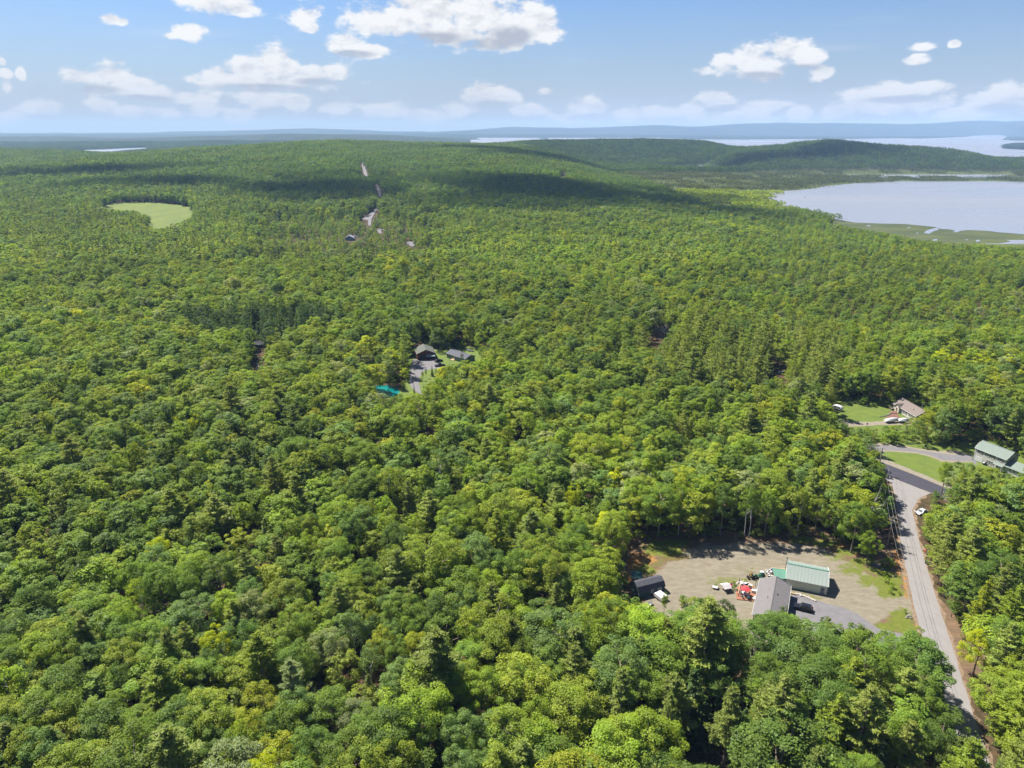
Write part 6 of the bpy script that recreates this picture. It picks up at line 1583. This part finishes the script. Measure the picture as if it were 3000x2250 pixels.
door(gr_, '-y', -1.6, .95, 2.0, 3.6, M_WHITE, z0=.5)
for k in range(3): MB().box((-1.6, -4.1 - k * .4, .45 - k * .17), (2.2, .4, .2 + .1 * (2 - k))).build('step', M_PALEWOOD, gr_)
MB().box((-1.6, -4.4, .28), (2.6, 1.5, .1)).build('landing', M_PALEWOOD, gr_)
MB().tube([(2, .6, 3.9), (2, .6, 4.6)], .08, 6).build('vent_pipe', M_WHITE, grr)
for k, (x, y, lb) in enumerate([(1745, 315, 'planted raised bed farthest from the grey ranch house'), (1790, 340, 'middle raised garden bed on the lawn'), (1850, 368, 'raised garden bed nearest the grey ranch house')]):
    p = G(1180 + x / 9.217, 990 + y / 9.217); b_ = empty('raised_bed', (p.x, p.y, .03), ang(-10), lb, 'garden bed')
    MB().box((0, -.6, .2), (3.4, .1, .4)).box((0, .6, .2), (3.4, .1, .4)).box((-1.65, 0, .2), (.1, 1.1, .4)).box((1.65, 0, .2), (.1, 1.1, .4)).build('frame', M_WOOD, b_)
    MB().blob((0, 0, .35), (1.5, .5, .25), k, .4, 2).build('planting', M_TARPGREEN if k == 1 else M_DARKGREEN, b_)
def propane(p, label):
    t = empty('white_tank', p, ang(20), label, 'tank'); MB().tube([(-1, 0, .8), (-.85, 0, .8), (.85, 0, .8), (1, 0, .8)], [.1, .42, .42, .1], 12).build('tank', M_PLASTIC, t)
    for x in (-.6, .6): MB().box((x, 0, .2), (.12, .7, .4)).build('cradle', M_WOOD, t)
p = G(1180 + 300 / 9.217, 990 + 440 / 9.217); propane((p.x, p.y, .03), 'long white tank beside the red barn wall')

# ---- farther houses
p = GT(1025.5, 703); sm, _ = gable('cottage', p + Vector((0, 0, 0)), ang(95), 9, 9.5, 3.0, 5.6, M_SLATE, mat('pale_grey_roof', (.20, .20, .22), .9, var=.1, scale=1), 'small grey-roofed cottage among young trees below the hill road')
window(sm, '-x', -2, 1.7, 1.2, 1.2, 4.5); window(sm, '-x', 2, 1.7, 1.2, 1.2, 4.5)
p = GT(1941, 984); ph_, _ = gable('hidden_house', p, ang(50), 10, 8, 3.6, 6.4, M_WOOD, M_SHINGLE_T, 'brown-roofed house half hidden among the pines')
window(ph_, '-y', 0, 2, 1.2, 1.2, 4)
p = GT(1648, 515); wh, _ = gable('hill_house', p, ang(20), 7, 6, 3, 5, M_WHITE, M_SHINGLE, 'tiny white house on the hillside under the forest crest')
window(wh, '-y', 0, 2, 1.4, 1.6, 3.5)
p = GT(761, 1016); cs, _ = gable('cabin_shed', p, ang(10), 5, 3.5, 2.2, 3.6, M_WOOD, M_SHINGLE_B, 'small grey cabin shed at the end of the grassy path')
door(cs, '-y', 0, .9, 1.9, 1.75, M_WOOD)
p = GT(2290, 1096); car('parked_car', (p.x, p.y, .03), ang(10), 4.7, 1.85, 1.6, 'suv', M_SILVER, 'pale car parked among the tall pine trunks', 'car')
for k, (px, py, lb) in enumerate([(1036, 696, 'pale van parked beside the small grey cottage')]):
    p = GT(px, py); car('parked_van', (p.x + 3, p.y, p.z), ang(0), 5.0, 1.9, 1.9, 'suv', M_PLASTIC, lb, 'van')
p = G(2358, 579, POND_Z); rowboat('fishing_boat', (p.x, p.y, POND_Z - .1), ang(60), 4.5, 1.6, M_BLACK, 'tiny dark fishing boat out on the pond', hz=.8)

# ---- utility poles and wires
def upole(loc, h, label, rz=0.0):
    u = empty('utility_pole', loc, rz, label, 'utility pole', 'utility poles along the roads')
    MB().tube([(0, 0, -.5), (0, 0, h)], [.20, .13], 9).build('pole', M_GREYWOOD, u)
    MB().box((0, 0, h - .6), (2.2, .12, .14)).build('crossarm', M_GREYWOOD, u)
    for x in (-1, 0, 1): MB().lathe([(.03, 0), (.07, .04), (.05, .2), (.02, .24)], (x, 0, h - .53 + (.55 if x == 0 else 0)), 6).build('insulator', M_WHITE, u)
    MB().lathe([(.05, 0), (.24, .04), (.24, .8), (.05, .86)], (.38, 0, h - 2.4), 9).build('transformer', M_TARPGREY, u)
    return u
q = [Vector((116.43, 190.61, .03)), G(2700, 2020), G(2572, 1385)]
upole(q[0], 10.5, 'tall wooden utility pole beside the pale road', ang(-20))
upole(Vector((q[1].x, q[1].y, 0)), 10.0, 'utility pole among the trees beside the lower road', ang(-20))
upole(Vector((q[2].x, q[2].y, 0)), 10.5, 'utility pole among trees at the junction', ang(-20))
def wire(a, b, sag, label):
    n_ = 14; m = MB(); m.tube([a.lerp(b, k / n_) + Vector((0, 0, -sag * 4 * (k / n_) * (1 - k / n_))) for k in range(n_ + 1)], .022, 4); o = m.build('power_wire', M_WIRE); tag(o, label, 'wire', 'wires along the road')
for nm, off, z in (('roadside', 1.0, 10.1), ('middle', 0.0, 10.6), ('wood-side', -1.0, 10.1)):
    d_ = Vector((off * math.cos(ang(-20)), off * math.sin(ang(-20)), z))
    wire(q[0] + d_, q[1] + d_ + Vector((0, 0, -.5)), .9, '%s power wire running down the pale road' % nm); wire(q[0] + d_, q[2] + d_, .7, '%s power wire running up to the junction' % nm)
for k, (px, py, lb) in enumerate([(1136, 684, 'thin far utility pole at the bend of the hill road'), (1178, 699, 'thin far utility pole beside the shaded lane')]):
    p = GT(px, py); upole(p, 11, lb)

# ---- loose stones, shrubs, fallen branch
def boulder(px, py, r, label, seed):
    p = G(px, py); b_ = MB().blob((0, 0, r * .4), (r, r * .85, r * .7), seed, .4, 2).build('boulder', M_BOULDER); b_.location = (p.x, p.y, 0); tag(b_, label, 'boulder', 'boulders along the yard edge')
for k, (px, py, r, lb) in enumerate([(2573, 1660, .7, 'grey boulder under the big round roadside tree'), (2614, 1670, .5, 'small grey boulder at the yard corner near the road'), (2585, 1668, .45, 'smaller stone beside the grey boulder'), (2560, 1655, .5, 'half-buried stone at the leafy bank'), (2618, 1690, .4, 'stone among weeds beside the yard entrance'), (2662, 1806, .55, 'pale rock on the grass beside the road'), (2668, 1812, .4, 'small rock lying against the pale roadside rock'), (2656, 1810, .35, 'smallest rock of the roadside pile')]):
    boulder(px, py, r, lb, k + 11)
vb = 0
def shrub(px, py, s, tn_, label, wide=1.0):
    global vb
    p = G(px, py); crown, trunk, ph, pr_ = KIND['bush'][vb % 2]; vb += 1
    r_o = empty('shrub', (p.x, p.y, 0), vb * 1.3, label, 'shrub', 'shrubs on open ground'); r_o.scale = (s * wide, s * wide, s)
    for nm, me in (('stem', trunk), ('crown', crown)):
        o = bpy.data.objects.new(nm, me); link(o, r_o)
        if nm == 'crown': o['tint'] = [float(v) for v in lin_tint(tn_, 1, .08)[0]]
for (x, y, s, tn_, lb, w_) in [(470, 238, .85, 'mid', 'large clipped round shrub on the upper lawn', 1.7), (590, 262, .45, 'olive', 'small shrub beside the large clipped round one', 1.3), (660, 255, .35, 'olive', 'lowest shrub on the upper lawn edge', 1.3), (1660, 830, .4, 'deep', 'small shrub at the garage corner of the two-storey house', 1.0)]:
    px, py = K([(x, y)])[0]; shrub(px, py, s, tn_, lb, w_)
for (px, py, s, tn_, lb) in [(2596, 1706, .5, 'fresh', 'leafy bush in the weeds beside the yard entrance'), (2612, 1722, .45, 'fresh', 'bush at the corner of yard and road'), (2588, 1688, .4, 'olive', 'low bush below the grey boulders'), (2606, 1738, .38, 'fresh', 'lowest bush at the yard mouth'), (2634, 1742, .25, 'olive', 'tuft of brush at the gravel edge by the road'), (2098, 1722, .3, 'olive', 'flower bush beside the dog house'), (2150, 1727, .4, 'mid', 'bush against the patio railing'), (2148, 1712, .3, 'fresh', 'small plant at the stone edging'), (2183, 1708, .3, 'olive', 'plant behind the cooler box'), (1912, 1690, .5, 'hemlock', 'scrubby bush beside the swing frame'), (1870, 1705, .5, 'deep', 'dark bush behind the play fort'), (2650, 1795, .3, 'fresh', 'weeds beside the pale roadside rock')]:
    shrub(px, py, s, tn_, lb)
# bare dead tree at the wood corner
def dead_tree(px, py, h, label, seed):
    p = G(px, py, h); rg = random.Random(seed); t = empty('dead_tree', (p.x, p.y, 0), 0, label, 'tree')
    tm = MB(); tm.tube([(0, 0, -.3), (.2, 0, h * .3), (.1, .2, h * .62)], [.2, .15, .09], 7); tr_ = tm.build('trunk', M_DEAD, t)
    for k in range(11):
        m = MB(); z = h * (.25 + .36 * rg.random()); a = rg.uniform(0, 6.28); L_ = h * rg.uniform(.28, .5); el = rg.uniform(.5, 1.15)
        p0 = Vector((.15, .1, z)); p1 = p0 + Vector((math.cos(a) * math.cos(el), math.sin(a) * math.cos(el), math.sin(el))) * L_ * .6; p2 = p1 + Vector((math.cos(a) * .3, math.sin(a) * .3, 1)).normalized() * L_ * .45
        m.tube([p0, p1, p2], [.075, .05, .015], 5, cap=False)
        for j in range(4):
            s_ = p0.lerp(p1, .4 + .15 * j) if j < 3 else p1; a2 = a + rg.uniform(-1, 1); m.tube([s_, s_ + Vector((math.cos(a2), math.sin(a2), rg.uniform(.4, 1.1))) * rg.uniform(.8, 1.8)], [.03, .008], 4, cap=False)
        m.build('limb', M_DEAD, t)
dead_tree(2562, 1432, 17, 'bare grey dead tree at the wood corner above the utility pole', 4)
dead_tree(2540, 1345, 16, 'smaller bare grey tree deeper in the wood corner', 8)
dead_tree(2088, 1400, 15, 'thin dead snag behind the dirt yard birches', 5)
dead_tree(1380, 2140, 10, 'thin bare sapling over the brown floor at the bottom edge', 6)

# ------------------------------------------------------------------ fair-weather clouds overhead that shade parts of the forest
M_CLOUD = bpy.data.materials.new('cloud_vapour'); M_CLOUD.use_nodes = True
_n = M_CLOUD.node_tree.nodes; _l = M_CLOUD.node_tree.links; _n.clear()      # thin cumulus: each skin lets most of the light through
_t = _n.new('ShaderNodeBsdfTransparent'); _d = _n.new('ShaderNodeBsdfDiffuse'); _d.inputs[0].default_value = (.9, .9, .92, 1); _m = _n.new('ShaderNodeMixShader'); _m.inputs[0].default_value = 0.24
_o = _n.new('ShaderNodeOutputMaterial'); _l.new(_t.outputs[0], _m.inputs[1]); _l.new(_d.outputs[0], _m.inputs[2]); _l.new(_m.outputs[0], _o.inputs[0])
def cloud(px, py, zg, rx, ry, seed, alt=1050.0):
    g_ = G(px, py, zg); c_ = g_ + SUN_DIR * ((alt - zg) / SUN_DIR.z)
    rg = random.Random(seed); m = MB()
    for k in range(9): m.blob((rg.uniform(-.75, .75) * rx, rg.uniform(-.75, .75) * ry, rg.uniform(-.1, .2) * ry * .3), (rx * rg.uniform(.28, .5), ry * rg.uniform(.28, .55), min(rx, ry) * rg.uniform(.16, .3)), seed * 10 + k, .45, 3)
    o = m.build('cloud', M_CLOUD, smooth=True); o.location = c_; o['kind'] = 'stuff'
for k, (px, py, zg, rx, ry) in enumerate([(1250, 560, 15, 330, 260), (1700, 560, 15, 300, 190), (1980, 620, -5, 190, 130), (2300, 480, 5, 420, 130), (2800, 475, 0, 420, 150), (1500, 470, 30, 350, 200), (150, 520, 20, 420, 160), (620, 560, 15, 260, 120)]):
    cloud(px, py, zg, rx, ry, k + 1)

# ------------------------------------------------------------------ summer haze over the whole country
def build_haze():
    m = bpy.data.materials.new('summer_haze'); m.use_nodes = True
    nt = m.node_tree; nt.nodes.clear()
    v = nt.nodes.new('ShaderNodeVolumePrincipled'); v.inputs['Color'].default_value = (0.19, 0.30, 0.52, 1); v.inputs['Absorption Color'].default_value = (0.5, 0.5, 0.5, 1); v.inputs['Density'].default_value = HAZE_DENSITY
    v.inputs['Anisotropy'].default_value = 0.0
    o = nt.nodes.new('ShaderNodeOutputMaterial'); nt.links.new(v.outputs[0], o.inputs['Volume'])
    mb = MB(); mb.box((0, 15000, 160), (80000, 50000, 520))
    h = mb.build('haze', m); tag(h, kind='stuff')
HAZE_DENSITY = 1.0e-4
build_haze()
